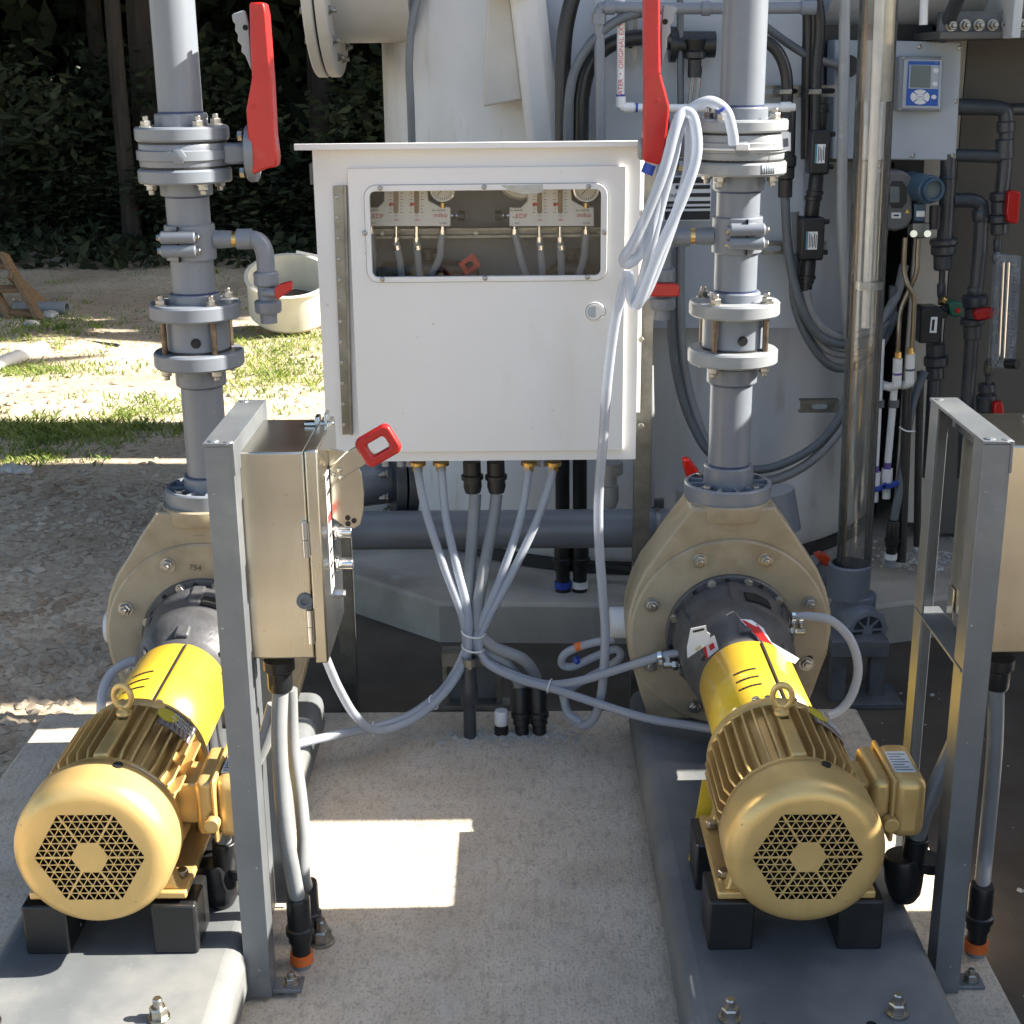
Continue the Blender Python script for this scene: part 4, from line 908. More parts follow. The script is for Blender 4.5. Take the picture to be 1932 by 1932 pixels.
part('sleeve', MB().tube([at(548,1300,2.3), at(552,1400,2.3), at(566,1500,2.27), at(573,1580,2.24), at(572,1650,2.22), V((e2.x-.01,e2.y+.03,.10))], .0125, 14, 8), conduit, t)
part('coupling', fitting(MB(), V((e2.x-.008,e2.y+.025,.0)), V((e2.x-.01,e2.y+.03,.115)), .0185), black, t)
inst('anchor_bolt', STUD, bolt_m, t, atz(608,1778,0), (0,0,1)).scale = (1.6,1.6,2.2)
# ================================================================ WHITE CABINET
CX0, CX1, CY, CYB, CZ0, CZ1 = -.443, .262, 3.15, 3.40, .651, 1.3460
cab = thing('instrument_cabinet', 'white instrument cabinet with a window and overhanging lid between the risers', 'cabinet', ((CX0+CX1)/2, 3.27, CZ0))
W = .008
part('side_panel', MB().mm(CX0, CX0+W, CY+W+.0005, CYB, CZ0, CZ1-.018), white, cab, .001); part('side_panel', MB().mm(CX1-W, CX1, CY+W+.0005, CYB, CZ0, CZ1-.018), white, cab, .001)
part('floor_panel', MB().mm(CX0+W+.0005, CX1-W-.0005, CY+W+.0005, CYB, CZ0, CZ0+W), white, cab); part('top_panel', MB().mm(CX0+W+.0005, CX1-W-.0005, CY+W+.0005, CYB, CZ1-.018-W, CZ1-.018), white, cab)
part('back_panel', MB().mm(CX0+.01, CX1-.01, 3.325, 3.333, CZ0+.01, CZ1-.03), M('inner_back_board',(.17,.18,.19),.5), cab)
dA, dB = at(655,318,CY-.012), at(1174,850,CY-.012)
wA, wB = at(697,361,CY-.012), at(1133,519,CY-.012)
fA, fB = at(686,350,CY-.016), at(1145,529,CY-.016)
def frame4(nm, x0, x1, z0, z1, hx0, hx1, hz0, hz1, y0, y1, m, par, bev=.001):
    part(nm, MB().mm(x0,x1,y0,y1,hz1,z1).mm(x0,x1,y0,y1,z0,hz0).mm(x0,hx0,y0,y1,hz0,hz1).mm(hx1,x1,y0,y1,hz0,hz1), m, par, 0)
frame4('front_frame', CX0, CX1, CZ0, CZ1, dA.x+.03, dB.x-.03, dB.z+.03, dA.z-.03, CY, CY+W, white, cab)
def rrect(x0, x1, z0, z1, r, y, n=6):
    out = []
    for cx, cz, a0 in ((x1-r,z1-r,0),(x0+r,z1-r,90),(x0+r,z0+r,180),(x1-r,z0+r,270)):
        for k in range(n+1): a = R(a0+90*k/n); out.append(V((cx+r*math.cos(a), y, cz+r*math.sin(a))))
    return out
def rring(o, i, y0, y1):
    mb = MB(); n = len(o); vs = []
    for L, y in ((o,y0),(i,y0),(o,y1),(i,y1)): vs += [V((p.x,y,p.z)) for p in L]
    fs = []
    for k in range(n):
        j = (k+1)%n; fs += [(k,j,n+j,n+k),(2*n+k,3*n+k,3*n+j,2*n+j),(k,2*n+k,2*n+j,j),(n+k,n+j,3*n+j,3*n+k)]
    mb.add(vs, fs); return mb
inner = rrect(wA.x, wB.x, wB.z, wA.z, .012, 0)
def outer_like(x0, x1, z0, z1, inner):
    cx, cz = (wA.x+wB.x)/2, (wA.z+wB.z)/2; out = []
    n = len(inner)//4
    for q, (x, z) in enumerate(((x1,z1),(x0,z1),(x0,z0),(x1,z0))):
        for k in range(n):
            f = k/(n-1)
            e1, e2 = (x, inner[q*n+k].z), (inner[q*n+k].x, z)
            px_, pz_ = (e1, e2) if q in (0, 2) else (e2, e1)
            out.append(V((x,0,z)) if k == n//2 else (V((px_[0],0,px_[1])) if k < n//2 else V((pz_[0],0,pz_[1]))))
    return out
door = part('door', rring(outer_like(dA.x, dB.x, dB.z, dA.z, inner), inner, CY-.012, CY-.0005), white, cab, .0012)
part('window_frame', rring(rrect(fA.x, fB.x, fB.z, fA.z, .026, 0), inner, CY-.0165, CY-.0125), white_pl, door, .001)
part('window_seam', rring(rrect(fA.x-.001, fB.x+.001, fB.z-.001, fA.z+.001, .027, 0), rrect(fA.x+.001, fB.x-.001, fB.z+.001, fA.z-.001, .025, 0), CY-.0132, CY-.0124), conduit_dk, door)
part('window_pane', MB().prism([V((p.x,CY-.010,p.z)) for p in rrect(wA.x-.0005, wB.x+.0005, wB.z-.0005, wA.z+.0005, .0125, 0)], (0,.004,0)), pane_m, door)
part('protective_film', MB().prism([at(x,y,CY-.0172) for x,y in ((945,350),(1024,348),(1025,362),(1010,366),(985,366),(962,360))], (0,.0005,0)), clear_mat('film', (.95,.95,.93), .3, .6, .35, (.8,.8,.75)), door)
for x, y in ((717,355),(913,353),(1110,352),(688,440),(1140,438),(721,527),(915,525),(1108,523)):
    p = at(x, y, CY-.0165); inst('window_screw', SCREW, bolt_m, door, p, (0,-1,0)).scale = (1.25,1.25,1.6)
h0, h1 = at(628,350,CY-.004), at(663,820,CY-.004)
hg = part('piano_hinge', MB().prism([at(628,351,CY-.0045), at(649,350,CY-.0045), at(664,819,CY-.0045), at(646,820,CY-.0045)], (0,.004,0)), strut, cab)
part('hinge_knuckle', MB().cyl(at(651,350,CY-.008), at(663,820,CY-.008), .004, n=12), strut, cab)
for k in range(12):
    y = 372 + k*39; inst('hinge_screw', SCREW, bolt_m if k % 2 == 0 else white_pl, hg, at(634+ (y-350)*.032, y, CY-.0045), (0,-1,0))
lc = at(1122,588,CY-.012)
part('latch_plate', MB().lathe(lc, (0,-1,0), [(.0,0),(.023,0),(.021,.002),(.0,.002)], 32, False, False), white_pl, door)
kp = [(-.0195+.0195,0)]
part('latch_seam', MB().prism([lc+V((x,-.0024,z)) for x,z in [(.019*math.cos(R(a))-.002,.019*math.sin(R(a))) for a in range(40,330,14)]+[(.013,-.010),(.021,-.009),(.024,-.004),(.024,.006),(.020,.010),(.013,.011)]], (0,.0006,0)), conduit_dk, door)
part('latch_handle', MB().prism([lc+V((x,-.0045,z)) for x,z in [(.0175*math.cos(R(a))-.002,.0175*math.sin(R(a))) for a in range(42,328,14)]+[(.012,-.0085),(.020,-.0075),(.0225,-.004),(.0225,.005),(.019,.0085),(.012,.0095)]], (0,.0022,0)), white_pl, door)
part('latch_pocket', MB().prism([lc+V((.013*math.cos(R(a))-.004,-.0050,.013*math.sin(R(a)))) for a in range(60,301,15)], (0,.0006,0)), panel, door)
l0, l1 = at(555,274,CY-.03), at(1209,268,CY-.03)
part('lid', MB().prism([(l0.x,CY-.035,CZ1+.0005),(l0.x,CY-.035,CZ1+.014),(CX1+.006,CY-.035,CZ1+.014),(CX1+.006,CY-.035,CZ1+.0005)], (0,.31,-.0175)), white, cab, .0015)
part('side_bracket', MB().mm(CX0-.012, CX0-.0005, CY+.03, CY+.07, 1.27, 1.315), conduit_dk, cab, .001)
part('mount_board', MB().mm(CX0+.06, CX1+.030, CYB+.0005, CYB+.0105, .70, 1.30), white, cab, .001)
for y in (402,640,803): 
    p = at(1209,y,3.398); inst('board_bolt', HEAD, bolt_m, cab, p, (0,-1,0)).scale = (.7,.7,.5)
# inside: two dosing panels on a strut rail
YI = 3.225
rl_ = thing('strut_rail', 'steel strut rail across the inside of the white cabinet', 'strut', at(913,440,YI+.03))
a, b = at(694,451,YI+.03), at(1136,428,YI+.03)
part('channel', MB().mm(CX0+.012, CX1-.012, YI+.03, YI+.055, a.z, a.z+.006).mm(CX0+.012, CX1-.012, YI+.03, YI+.055, b.z-.006, b.z).mm(CX0+.012, CX1-.012, YI+.05, YI+.0555, a.z+.0062, b.z-.0062), strut, rl_)
for x in (722,898,1056,1130): inst('rail_bolt', HEAD, bolt_m, rl_, at(x,440,YI+.049), (0,-1,0)).scale = (.6,.6,.8)
faded = M('faded_red_print', (.50,.05,.045), .6)
def dosing(x0, lab, flip):
    """x0: left edge (survey px) of the lower band"""
    t = thing('dosing_panel', lab, 'dosing panel', at(x0+80, 427, YI), 'dosing panels in the cabinet')
    A = lambda x, y, dy=0: at(x0 + x, y, YI + dy)
    part('face_plate', MB().prism([A(0,427),A(160,427),A(160,391),A(140,390),A(118,378),A(116,330),A(36,330),A(34,380),A(22,392),A(0,392)], (0,.022,0)), white, t, .002)
    for cx in (57, 96):
        part('scale_strip', MB().prism([A(cx-15,423,-.0008),A(cx+15,423,-.0008),A(cx+15,330,-.0008),A(cx-15,330,-.0008)], (0,.0007,0)), white_pl, t)
        part('flow_tube', MB().prism([A(cx-4.5,400,-.003),A(cx-2.5,403,-.003),A(cx+2.5,403,-.003),A(cx+4.5,400,-.003),A(cx+4.5,330,-.003),A(cx-4.5,330,-.003)], (0,.003,0)), M('amber_tube',(.20,.13,.06),.25), t)
        part('float_marker', MB().prism([A(cx-13,388,-.0035),A(cx-3,388,-.0035),A(cx-3,383,-.0035),A(cx-13,383,-.0035)], (0,.002,0)), red, t)
        tk = MB()
        for k in range(9):
            y = 352+k*6
            for sx_, ln in ((8,3 if k % 2 else 5),(-8,-3 if k % 2 else -5)):
                tk.prism([A(cx+sx_,y,-.0012),A(cx+sx_+ln,y,-.0012),A(cx+sx_+ln,y+1,-.0012),A(cx+sx_,y+1,-.0012)], (0,.0004,0))
        part('scale_print', tk, ink, t)
        text('max', .005, A(cx,407,-.001), FRONT, ink, t); text('SB2', .0075, A(cx+1,415,-.001), FRONT, faded, t)
    text('SEAL PRESSURE', .0045, A(12,397,-.001), FRONT, ink, t); text('SEAL PRESSURE', .0045, A(138,397,-.001), FRONT, ink, t)
    text('EDF', .0135, A(23,408,-.001), FRONT, faded, t, sx=1.15); text('miko', .0145, A(141,406,-.001), FRONT, faded, t, sx=1.1)
    text('SEAL', .004, A(9,410,-.001), FRONT, ink, t); text('OUT', .0045, A(15,421,-.001), FRONT, ink, t); text('TO SEAL', .0045, A(146,421,-.001), FRONT, ink, t)
    g = A(145,357,.004)
    part('gauge', MB().lathe(g, (0,-1,0), [(.029,0),(.029,.012),(.026,.014),(.026,.010)], 36), chrome, t); part('gauge_face', MB().lathe(g+V((0,-.0102,0)), (0,-1,0), [(.0255,0),(.0255,.0006)], 32), paper, t)
    gt = MB()
    for k in range(11):
        aa = R(200+k*14); d = V((math.cos(aa),0,math.sin(aa))); gt.bar(g+V((0,-.0112,0))+d*.018, g+V((0,-.0112,0))+d*.023, .001, .0004, (0,1,0))
    gt.bar(g+V((0,-.0114,0)), g+V((-.012,-.0114,-.012)), .0014, .0005, (0,1,0)); part('gauge_marks', gt, ink, t)
    part('gauge_stem', MB().cyl(g+V((0,-.004,-.028)), g+V((0,-.004,-.04)), .006, n=12), brass, t)
    s = -1 if flip else 1; kx = 160 if not flip else 0
    part('knob_stem', MB().cyl(A(kx,407,.01), A(kx+s*14,407,.01), .004, n=10).cyl(A(kx+s*5,407,.01), A(kx+s*10,407,.01), .008, n=6), chrome, t)
    part('knob', MB().cyl(A(kx+s*13,407,.01), A(kx+s*27,407,.01), .011, n=16), black, t, .001)
    for i, (xa, xb, xc, y0) in enumerate(((10,14,14,440),(57,66,70,455),(96,100,104,455),(145,138,110,440))):
        if flip: xb, xc = ((22,40),(62,64),(98,96),(140,120))[i]
        part('hose_barb', MB().cyl(A(xa,427,.01), A(xa,y0+3,.01), .004, n=10).cyl(A(xa,y0-8,.01), A(xa,y0+2,.01), .0085, n=14), chrome, t)
        part('hose', MB().tube([A(xa,y0,.01), A(xa+(xb-xa)*.5,y0+25,.01), A(xb,y0+50,.012), A(xc,560,.02), A(xc+(60-xc)*.4,700,.02), A(xc+(60-xc)*.5, 880, .0)], .0085, 12, 5), braid, t)
        if i in (1,2): part('hose_clamp', MB().cyl(A(xa+2,y0+8,.01), A(xa+3,y0+16,.01), .0098, n=14), chrome, t)
    return t
dosing(690, 'white dosing panel with two flow tubes at the left of the cabinet window', False)
dosing(961, 'white dosing panel with two flow tubes at the right of the cabinet window', True)
for i, (xa, xb, lab) in enumerate(((708, 838, 'black valve pipework behind the left dosing panel'), (1044, 1228, 'black valve pipework behind the right dosing panel'))):
    t = thing('valve_pipework', lab, 'pipework', at((xa+xb)/2, 560, YI+.045), 'black pipework in the cabinet')
    if i: xa, xb = 1040, 1222; xa, xb = xa, xb
    x0, x1 = (722, 888) if i == 0 else (1046, 1226)
    x0, x1 = (724, 891) if i == 0 else (1043, 1112)
    part('pipe', MB().tube([at(x0,640,YI+.045), at(x0,530,YI+.045), at(x0+4,516,YI+.045), at(x0+18,508,YI+.045), at(x1-18,508,YI+.045), at(x1-4,516,YI+.045), at(x1,530,YI+.045), at(x1,640,YI+.045)], .019, 14, 4), black, t)
    part('valve_body', MB().cyl(at((x0+x1)/2-14,508,YI+.045), at((x0+x1)/2+14,508,YI+.045), .026, n=18), black, t, .002)
    part('valve_bonnet', MB().cyl(at((x0+x1)/2,508,YI+.045), at((x0+x1)/2,476,YI+.045), .013, n=14).cyl(at((x0+x1)/2,476,YI+.045), at((x0+x1)/2,470,YI+.045), .022, n=14), black, t)
    for dx in (-26, 26): part('union_ring', MB().cyl(at((x0+x1)/2+dx-4,508,YI+.045), at((x0+x1)/2+dx+4,508,YI+.045), .025, n=18), black, t)
rt = thing('red_tag', 'red square tag hanging inside the cabinet window', 'tag', at(889,493,YI-.02))
c = at(886,499,YI-.005); u = V((.8,0,.55)); v = V((-.5,0,.8)); mb = MB()
o = [c+u*a*.021+v*b*.017 for a,b in ((-1,-1),(1,-1),(1,1),(-1,1))]; i_ = [c+u*a*.010+v*b*.007 for a,b in ((-1,-1),(1,-1),(1,1),(-1,1))]
mb.add(o+i_+[p+V((0,.002,0)) for p in o+i_], [f for k in range(4) for f in ((k,(k+1)%4,4+(k+1)%4,4+k),(8+k,12+k,12+(k+1)%4,8+(k+1)%4),(k,8+k,8+(k+1)%4,(k+1)%4),(4+k,4+(k+1)%4,12+(k+1)%4,12+k))])
part('plate', mb, red, rt)
# round white vessel end seen through the top of the window
solo('white_canister', MB().lathe(at(985,325,YI+.05),(0,-1,.15),[(.058,-.012),(.062,0),(.057,.018),(.035,.030),(.0,.034)],36,True,False), white_pl, 'white domed canister behind the top of the cabinet window', 'canister')

# ================================================================ HOSES AND CONDUITS
def hose(name, lab, pts, r, m=braid, cat='hose', group=None, k=7, n=14):
    P = [at(*p) for p in pts]; mb = MB().tube(P, r, n, k); zmin = min(P, key=lambda p: p.z)
    t = thing(name, lab, cat, zmin, group); part('tubing', mb, m, t); return t
h = hose('coiled_hose', 'clear braided hose looped over the right valve and hanging down to the slab',
  [(1384,272,2.86),(1382,250,2.855),(1370,210,2.85),(1340,191,2.845),(1305,205,2.85),(1286,228,2.85),(1270,300,2.84),(1246,390,2.84),(1215,520,2.85),(1200,568,2.85),(1208,566,2.83),(1245,470,2.82),(1290,370,2.815),(1315,290,2.82),(1309,225,2.83),(1290,212,2.835),(1275,240,2.82),(1250,330,2.81),(1205,440,2.81),(1178,486,2.815),(1186,497,2.82),(1215,465,2.83),(1250,350,2.84),(1278,250,2.845),(1290,214,2.85),(1301,230,2.86),(1298,320,2.86),(1270,420,2.855),(1225,540,2.85),(1200,572,2.855),(1190,560,2.86),(1186,520,2.865),
   (1178,535,2.87),(1160,610,2.88),(1146,720,2.90),(1138,830,2.92),(1130,930,2.935),(1130,1020,2.945),(1137,1120,2.95),(1142,1200,2.955),(1136,1300,2.96),(1122,1352,2.97),(1100,1368,2.985),(1075,1350,3.0),(1064,1318,3.0),(1062,1296,3.0)], .0105, k=8)
part('blue_tape', MB().cyl(at(1227,310,2.825), at(1220,328,2.825), .0118, n=14), blue, h); part('hose_band', MB().torus(at(1290,222,2.845),(0.3,.2,1),.017,.0025,20,6), white_pl, h)
part('blue_tape', MB().tube([at(1360,203,2.848),at(1363,207,2.8485)], .0115, 14), blue, h)
for i, (x0, pts, lab) in enumerate(((788, [(788,876,3.2),(790,900,3.19),(805,970,3.17),(838,1070,3.13),(868,1150,3.10),(878,1195,3.085),(876,1232,3.07),(838,1298,3.04),(775,1348,2.98),(706,1372,2.93),(640,1385,2.86),(575,1400,2.80),(540,1408,2.77)], 'clear hose from the leftmost cabinet outlet sweeping left to the left pump'),
    (832, [(832,876,3.2),(834,900,3.19),(842,980,3.17),(862,1070,3.13),(882,1150,3.10),(884,1200,3.075),(880,1240,3.06),(842,1303,3.02),(782,1355,2.97),(712,1378,2.91),(672,1352,2.86),(640,1300,2.80),(618,1250,2.76),(604,1215,2.75)], 'clear hose from the second cabinet outlet bending up behind the left box'),
    (998, [(998,876,3.2),(994,910,3.19),(980,985,3.17),(945,1090,3.13),(912,1165,3.10),(898,1210,3.08),(915,1245,3.07),(975,1275,3.05),(1035,1291,3.02),(1100,1283,2.97),(1170,1262,2.92),(1240,1240,2.865)], 'clear hose from the third cabinet outlet running to the left side of the right pump'),
    (1044, [(1044,876,3.2),(1038,910,3.19),(1010,990,3.17),(962,1090,3.13),(920,1170,3.10),(904,1212,3.075),(918,1250,3.06),(975,1280,3.04),(1045,1300,3.0),(1130,1328,2.93),(1220,1355,2.86),(1310,1370,2.80),(1360,1378,2.76)], 'clear hose from the rightmost cabinet outlet passing low under the yellow guard'))):
    h = hose('seal_water_hose', lab, pts, .0098, group='clear seal water hoses below the cabinet')
    part('outlet_nut', MB().cyl(at(x0,872,3.2), at(x0,888,3.2), .013, n=6).cyl(at(x0,871,3.2), at(x0,877,3.2), .019, n=16), brass, h)
h = hose('seal_loop_hose', 'clear hose looping from the right of the right pump down behind its motor', [(1495,1164,2.845),(1530,1163,2.84),(1570,1172,2.83),(1605,1208,2.81),(1619,1258,2.79),(1610,1305,2.77),(1588,1338,2.75),(1560,1352,2.73)], .0098)
for x in (1493,1507): part('hose_clamp', MB().cyl(at(x,1164,2.846), at(x+7,1164,2.846), .0125, n=16).cyl(at(x+3,1174,2.84),at(x+3,1183,2.84),.006,n=10), chrome, h)
h = hose('hose_end', 'short clamped hose end at the left of the right pump', [(1236,1240,2.865),(1250,1237,2.86),(1282,1231,2.85)], .0088)
for x in (1242,1256): part('hose_clamp', MB().cyl(at(x,1238,2.862), at(x+8,1237,2.86), .0125, n=16).cyl(at(x+4,1246,2.855),at(x+4,1252,2.855),.006,n=10), chrome, h)
h = hose('seal_loop_hose', 'clear hose looping over the left side of the left pump frame', [(268,1244,2.80),(240,1250,2.79),(210,1270,2.77),(194,1305,2.74),(190,1345,2.72)], .0098)
part('hose_clamp', MB().cyl(at(262,1243,2.802), at(270,1243,2.802), .0125, n=16), chrome, h)
for nm, y in (('upper tie round the hose bundle',1193),('lower tie round the hose bundle',1220)):
    solo('cable_tie', MB().torus(at(893,y,3.083),(.15,0,1),.034,.0022,32,6,.8), white_pl, 'pale %s under the cabinet' % nm, 'cable tie', 'ties on the hose bundles')
for x, y, Y, ax, lab in ((1037,1294,3.015,(1,-.3,-.2),'pale tie on the hoses left of the right pump'),(818,1325,3.01,(1,-.3,.6),'pale tie on the hoses sweeping left'),(705,1376,2.92,(1,0,.1),'pale tie where the two left hoses part')):
    solo('cable_tie', MB().torus(at(x,y,Y),ax,.018,.0018,24,6,.9), white_pl, lab, 'cable tie', 'ties on the hose bundles')
for i, (x0, pts, lab, e) in enumerate(((889,[(897,932,3.22),(893,990,3.2),(886,1080,3.16),(882,1160,3.12),(888,1200,3.1),(915,1228,3.09),(955,1250,3.08),(974,1275,3.085),(982,1300,3.09)],'grey conduit from under the cabinet to the left black coupling',(985,1384)),
    (934,[(937,932,3.22),(930,985,3.2),(912,1080,3.15),(900,1155,3.11),(905,1195,3.09),(935,1222,3.08),(985,1243,3.075),(1008,1272,3.085),(1014,1300,3.09)],'grey conduit from under the cabinet to the right black coupling',(1018,1384)))):
    h = hose('cabinet_conduit', lab, pts, .0143, conduit, 'conduit', 'grey conduits under the cabinet')
    part('top_fitting', MB().lathe(at(x0+1,871,3.22),(.02,0,-1),[(.021,0),(.021,.03),(.026,.032),(.026,.042),(.021,.044),(.022,.06),(.018,.075)],20), black, h)
    g = atz(e[0],e[1],0); part('coupling', fitting(MB(), V((g.x,g.y,-.001)), at(e[0]-4,1296,3.09), .0205), black, h)
t = thing('stub_pipe', 'dark stub pipe clamped upright at the back edge of the slab', 'pipe', atz(887,1390,0)); g = atz(887,1390,0)
part('pipe', MB().cyl(V((g.x,g.y,-.001)), V((g.x,g.y,.10)), .015, n=18), pvc_dk, t); part('socket', MB().lathe(V((g.x,g.y,.085)),(0,0,1),[(.018,0),(.0205,.004),(.0205,.05),(.0175,.06),(.0175,.09),(.016,.112)],20), pvc_dk, t)
cz = at(887,1245,g.y); part('clamp', MB().ring(cz+V((0,0,-.012)),(0,0,1),.0165,.0195,.02,20).mm(cz.x-.004,cz.x+.004,cz.y-.034,cz.y-.016,cz.z-.01,cz.z+.012), strut, t)
t = thing('capped_stub', 'short black stub with white cap among the conduits on the slab', 'pipe stub', atz(946,1384,0)); g = atz(946,1384,0)
part('stub', MB().cyl(V((g.x,g.y,-.001)), V((g.x,g.y,.024)), .0165, n=20), black, t); part('cap', MB().lathe(V((g.x,g.y,.0245)),(0,0,1),[(.0155,0),(.0165,.002),(.016,.032),(.0145,.036)],24), white_pl, t)
t = thing('strut_bracket', 'steel strut bracket bolted at the back edge of the slab', 'bracket', atz(880,1352,0)); b0 = at(812,1352,3.2)
part('base_channel', MB().mm(at(808,1350,3.21).x, at(962,1350,3.21).x, 3.205, 3.25, -.005, .010), strut, t); part('upright', MB().mm(at(838,1350,3.24).x, at(846,1350,3.24).x, 3.22, 3.262, .0105, .11).mm(at(938,1350,3.24).x, at(948,1350,3.24).x, 3.22, 3.262, .0105, .11), strut, t)
part('cross_channel', MB().mm(at(835,1262,3.24).x, at(960,1262,3.24).x, 3.215, 3.262, .1105, .145), strut, t); part('web', MB().mm(at(846,1262,3.24).x+.001, at(938,1262,3.24).x-.001, 3.245, 3.25, .0105, .11), dull, t)
for x in (822,955): inst('bracket_bolt', STUD, bolt_m, t, at(x,1349,3.225), (0,0,1))
# coil lying behind the right pump
h = hose('coiled_hose', 'small clear hose coil with orange and blue tape beside the white stub', [(1160,1205,3.02),(1110,1215,3.03),(1068,1232,3.05),(1060,1252,3.06),(1080,1258,3.06),(1120,1240,3.05),(1160,1225,3.04),(1170,1240,3.03),(1140,1262,3.04),(1090,1290,3.03),(1066,1315,3.0),(1072,1345,2.99),(1095,1362,2.98)], .0095)
part('orange_tape', MB().cyl(at(1086,1221,3.038), at(1098,1218,3.036), .0106, n=14), orange, h); part('blue_tape', MB().cyl(at(1086,1248,3.058), at(1092,1243,3.056), .0106, n=14), blue, h)

# ================================================================ PIPE RACK BEHIND THE CABINET
t = thing('suction_header', 'thick dark grey header pipe running level behind the cabinet', 'pipe', at(930,1040,3.62)); za = at(930,1003,3.6).z
part('pipe', MB().cyl((-.62,3.62,za),(.58,3.62,za),.052,n=32), pvc, t)
part('joint', MB().cyl((.335,3.62,za),(.345,3.62,za),.054,n=32), pvc, t); part('clamp_strap', MB().ring((.355,3.62,za),(1,0,0),.0525,.055,.012,32), strut, t)
part('clamp_post', MB().mm(.345,.385,3.68,3.70,GZ,za+.06), strut, t)
t = thing('flanged_elbow', 'dark grey pipe elbow with bolted flanges behind the left control box', 'pipe elbow', at(720,950,3.75)); c = at(700,915,3.75)
part('pipe', MB().tube([c+V((-.45,0,.0)), c+V((-.1,0,0)), c+V((0,.02,.0)), c+V((.05,.06,0)), c+V((.07,.2,0))],.062,24,6), pvc, t)
part('flange', MB().lathe(c+V((.055,.01,0)),(1,.25,-.05),[(.098,0),(.1,.003),(.1,.025),(.098,.028)],36), pvc_dk, t); part('flange', MB().lathe(c+V((.088,.018,0)),(1,.25,-.05),[(.098,0),(.1,.003),(.1,.025),(.098,.028)],36), pvc_dk, t)
for k in range(8):
    a = k*math.pi/4+.2; inst('flange_bolt', STUD, bolt_m, t, c+V((.05,.012+.082*math.cos(a),.082*math.sin(a))), (-1,-.25,0))
for i, (x0, x1, band, lab) in enumerate(((1061,1062,blue,'black cable duct with blue band behind the cabinet'),(1094,1094,white_pl,'black cable duct with white band behind the cabinet'))):
    g = at(x1, 1118, 4.0); t = thing('cable_duct', lab, 'conduit', V((g.x,4.0,.01)), 'black ducts rising behind the cabinet')
    part('pipe', MB().tube([V((g.x,4.0,.08)), at(x0,900,3.98), at(x0,700,3.95), *(([at(1062,260,3.95),at(1063,100,3.95),at(1074,20,3.95),at(1096,-50,3.95)]) if i==0 else [at(1096,260,3.95),at(1100,170,3.95),at(1115,120,3.95),at(1145,88,3.95),at(1185,73,3.95),at(1230,72,3.97),at(1266,80,4.0)])], .021, 14, 6), black, t)
    part('coupling', fitting(MB(), V((g.x,4.0,.042)), V((g.x,4.0,.2)), .026), black, t); part('band', MB().cyl(V((g.x,4.0,.022)), V((g.x,4.0,.042)), .0255, n=18), band, t); part('stub', MB().cyl(V((g.x,4.0,.005)), V((g.x,4.0,.022)), .022, n=16), black, t)
t = thing('drain_bottle', 'pale grey drain fitting hanging behind the lower right of the cabinet', 'drain fitting', at(1155,960,3.5))
part('body', MB().lathe(at(1150,872,3.5),(.03,0,-1),[(.034,0),(.034,.03),(.018,.034),(.018,.06),(.022,.062),(.022,.10),(.016,.115),(.012,.122)],22), pvc_lt, t)
t = thing('strut_post', 'upright steel strut post at the right behind the cabinet', 'strut', at(1212,1100,3.44))
x = at(1212,860,3.43).x; part('channel', MB().mm(x-.02,x+.02,3.425,3.43,GZ,1.30).mm(x-.02,x-.0165,3.4305,3.46,GZ,1.30).mm(x+.0165,x+.02,3.4305,3.46,GZ,1.30), strut, t)
x = at(650,1100,3.43).x; t = thing('strut_post', 'upright steel strut post behind the left disconnect box', 'strut', (x,3.44,GZ)); part('channel', MB().mm(x-.02,x+.02,3.425,3.43,GZ,1.25).mm(x-.02,x-.0165,3.4305,3.46,GZ,1.25).mm(x+.0165,x+.02,3.4305,3.46,GZ,1.25), strut, t)
solo('pvc_drop', MB().tube([at(1225,690,3.5),at(1228,880,3.5),at(1226,955,3.5)],.011,12), pvc_lt, 'thin pale pipe dropping beside the right strut post', 'pipe')
# ================================================================ TANKS AND BACKGROUND PIPEWORK
TC = V((.40, 5.0, .013))
t = thing('scrubber_tank', 'tall white fibreglass tank behind the instrument cabinet', 'tank', TC)
part('shell', MB().lathe(TC+V((0,0,.035)), (0,0,1), [(.855,0),(.862,.02),(.862,.10),(.85,.14),(.85,4.2),(.7,4.5),(.2,4.62)], 96), frp, t)
part('base_gasket', MB().lathe(TC+V((0,0,.0005)), (0,0,1), [(.875,0),(.875,.034)], 72), rubber, t)
# side manway with bolted blind flange, facing left
ny, nz = 4.62, at(655,-40,4.6).z + .05
xf = at(625,40,4.6).x
part('nozzle', MB().cyl((TC.x-.72,ny,nz),(xf+.02,ny,nz),.235,n=48), frp_dirt, t)
fl_n = part('nozzle_flange', MB().lathe((xf+.022,ny,nz),(-1,0,0),[(.33,0),(.335,.004),(.335,.030),(.33,.034)],64), frp_dirt, t)
part('blind_flange', MB().lathe((xf-.018,ny,nz),(-1,0,0),[(.33,0),(.335,.004),(.335,.028),(.33,.032)],64), frp_dirt, t)
part('flange_gasket', MB().cyl((xf-.0125,ny,nz),(xf-.0175,ny,nz),.325,n=48), rubber, t)
for k in range(16):
    a = k*math.pi/8+.15; inst('flange_bolt', STUD, bolt_m, fl_n, (xf+.022, ny+.285*math.cos(a), nz+.285*math.sin(a)), (1,0,0)); inst('flange_bolt', HEAD, bolt_m, t, (xf-.05, ny+.285*math.cos(a), nz+.285*math.sin(a)), (-1,0,0))
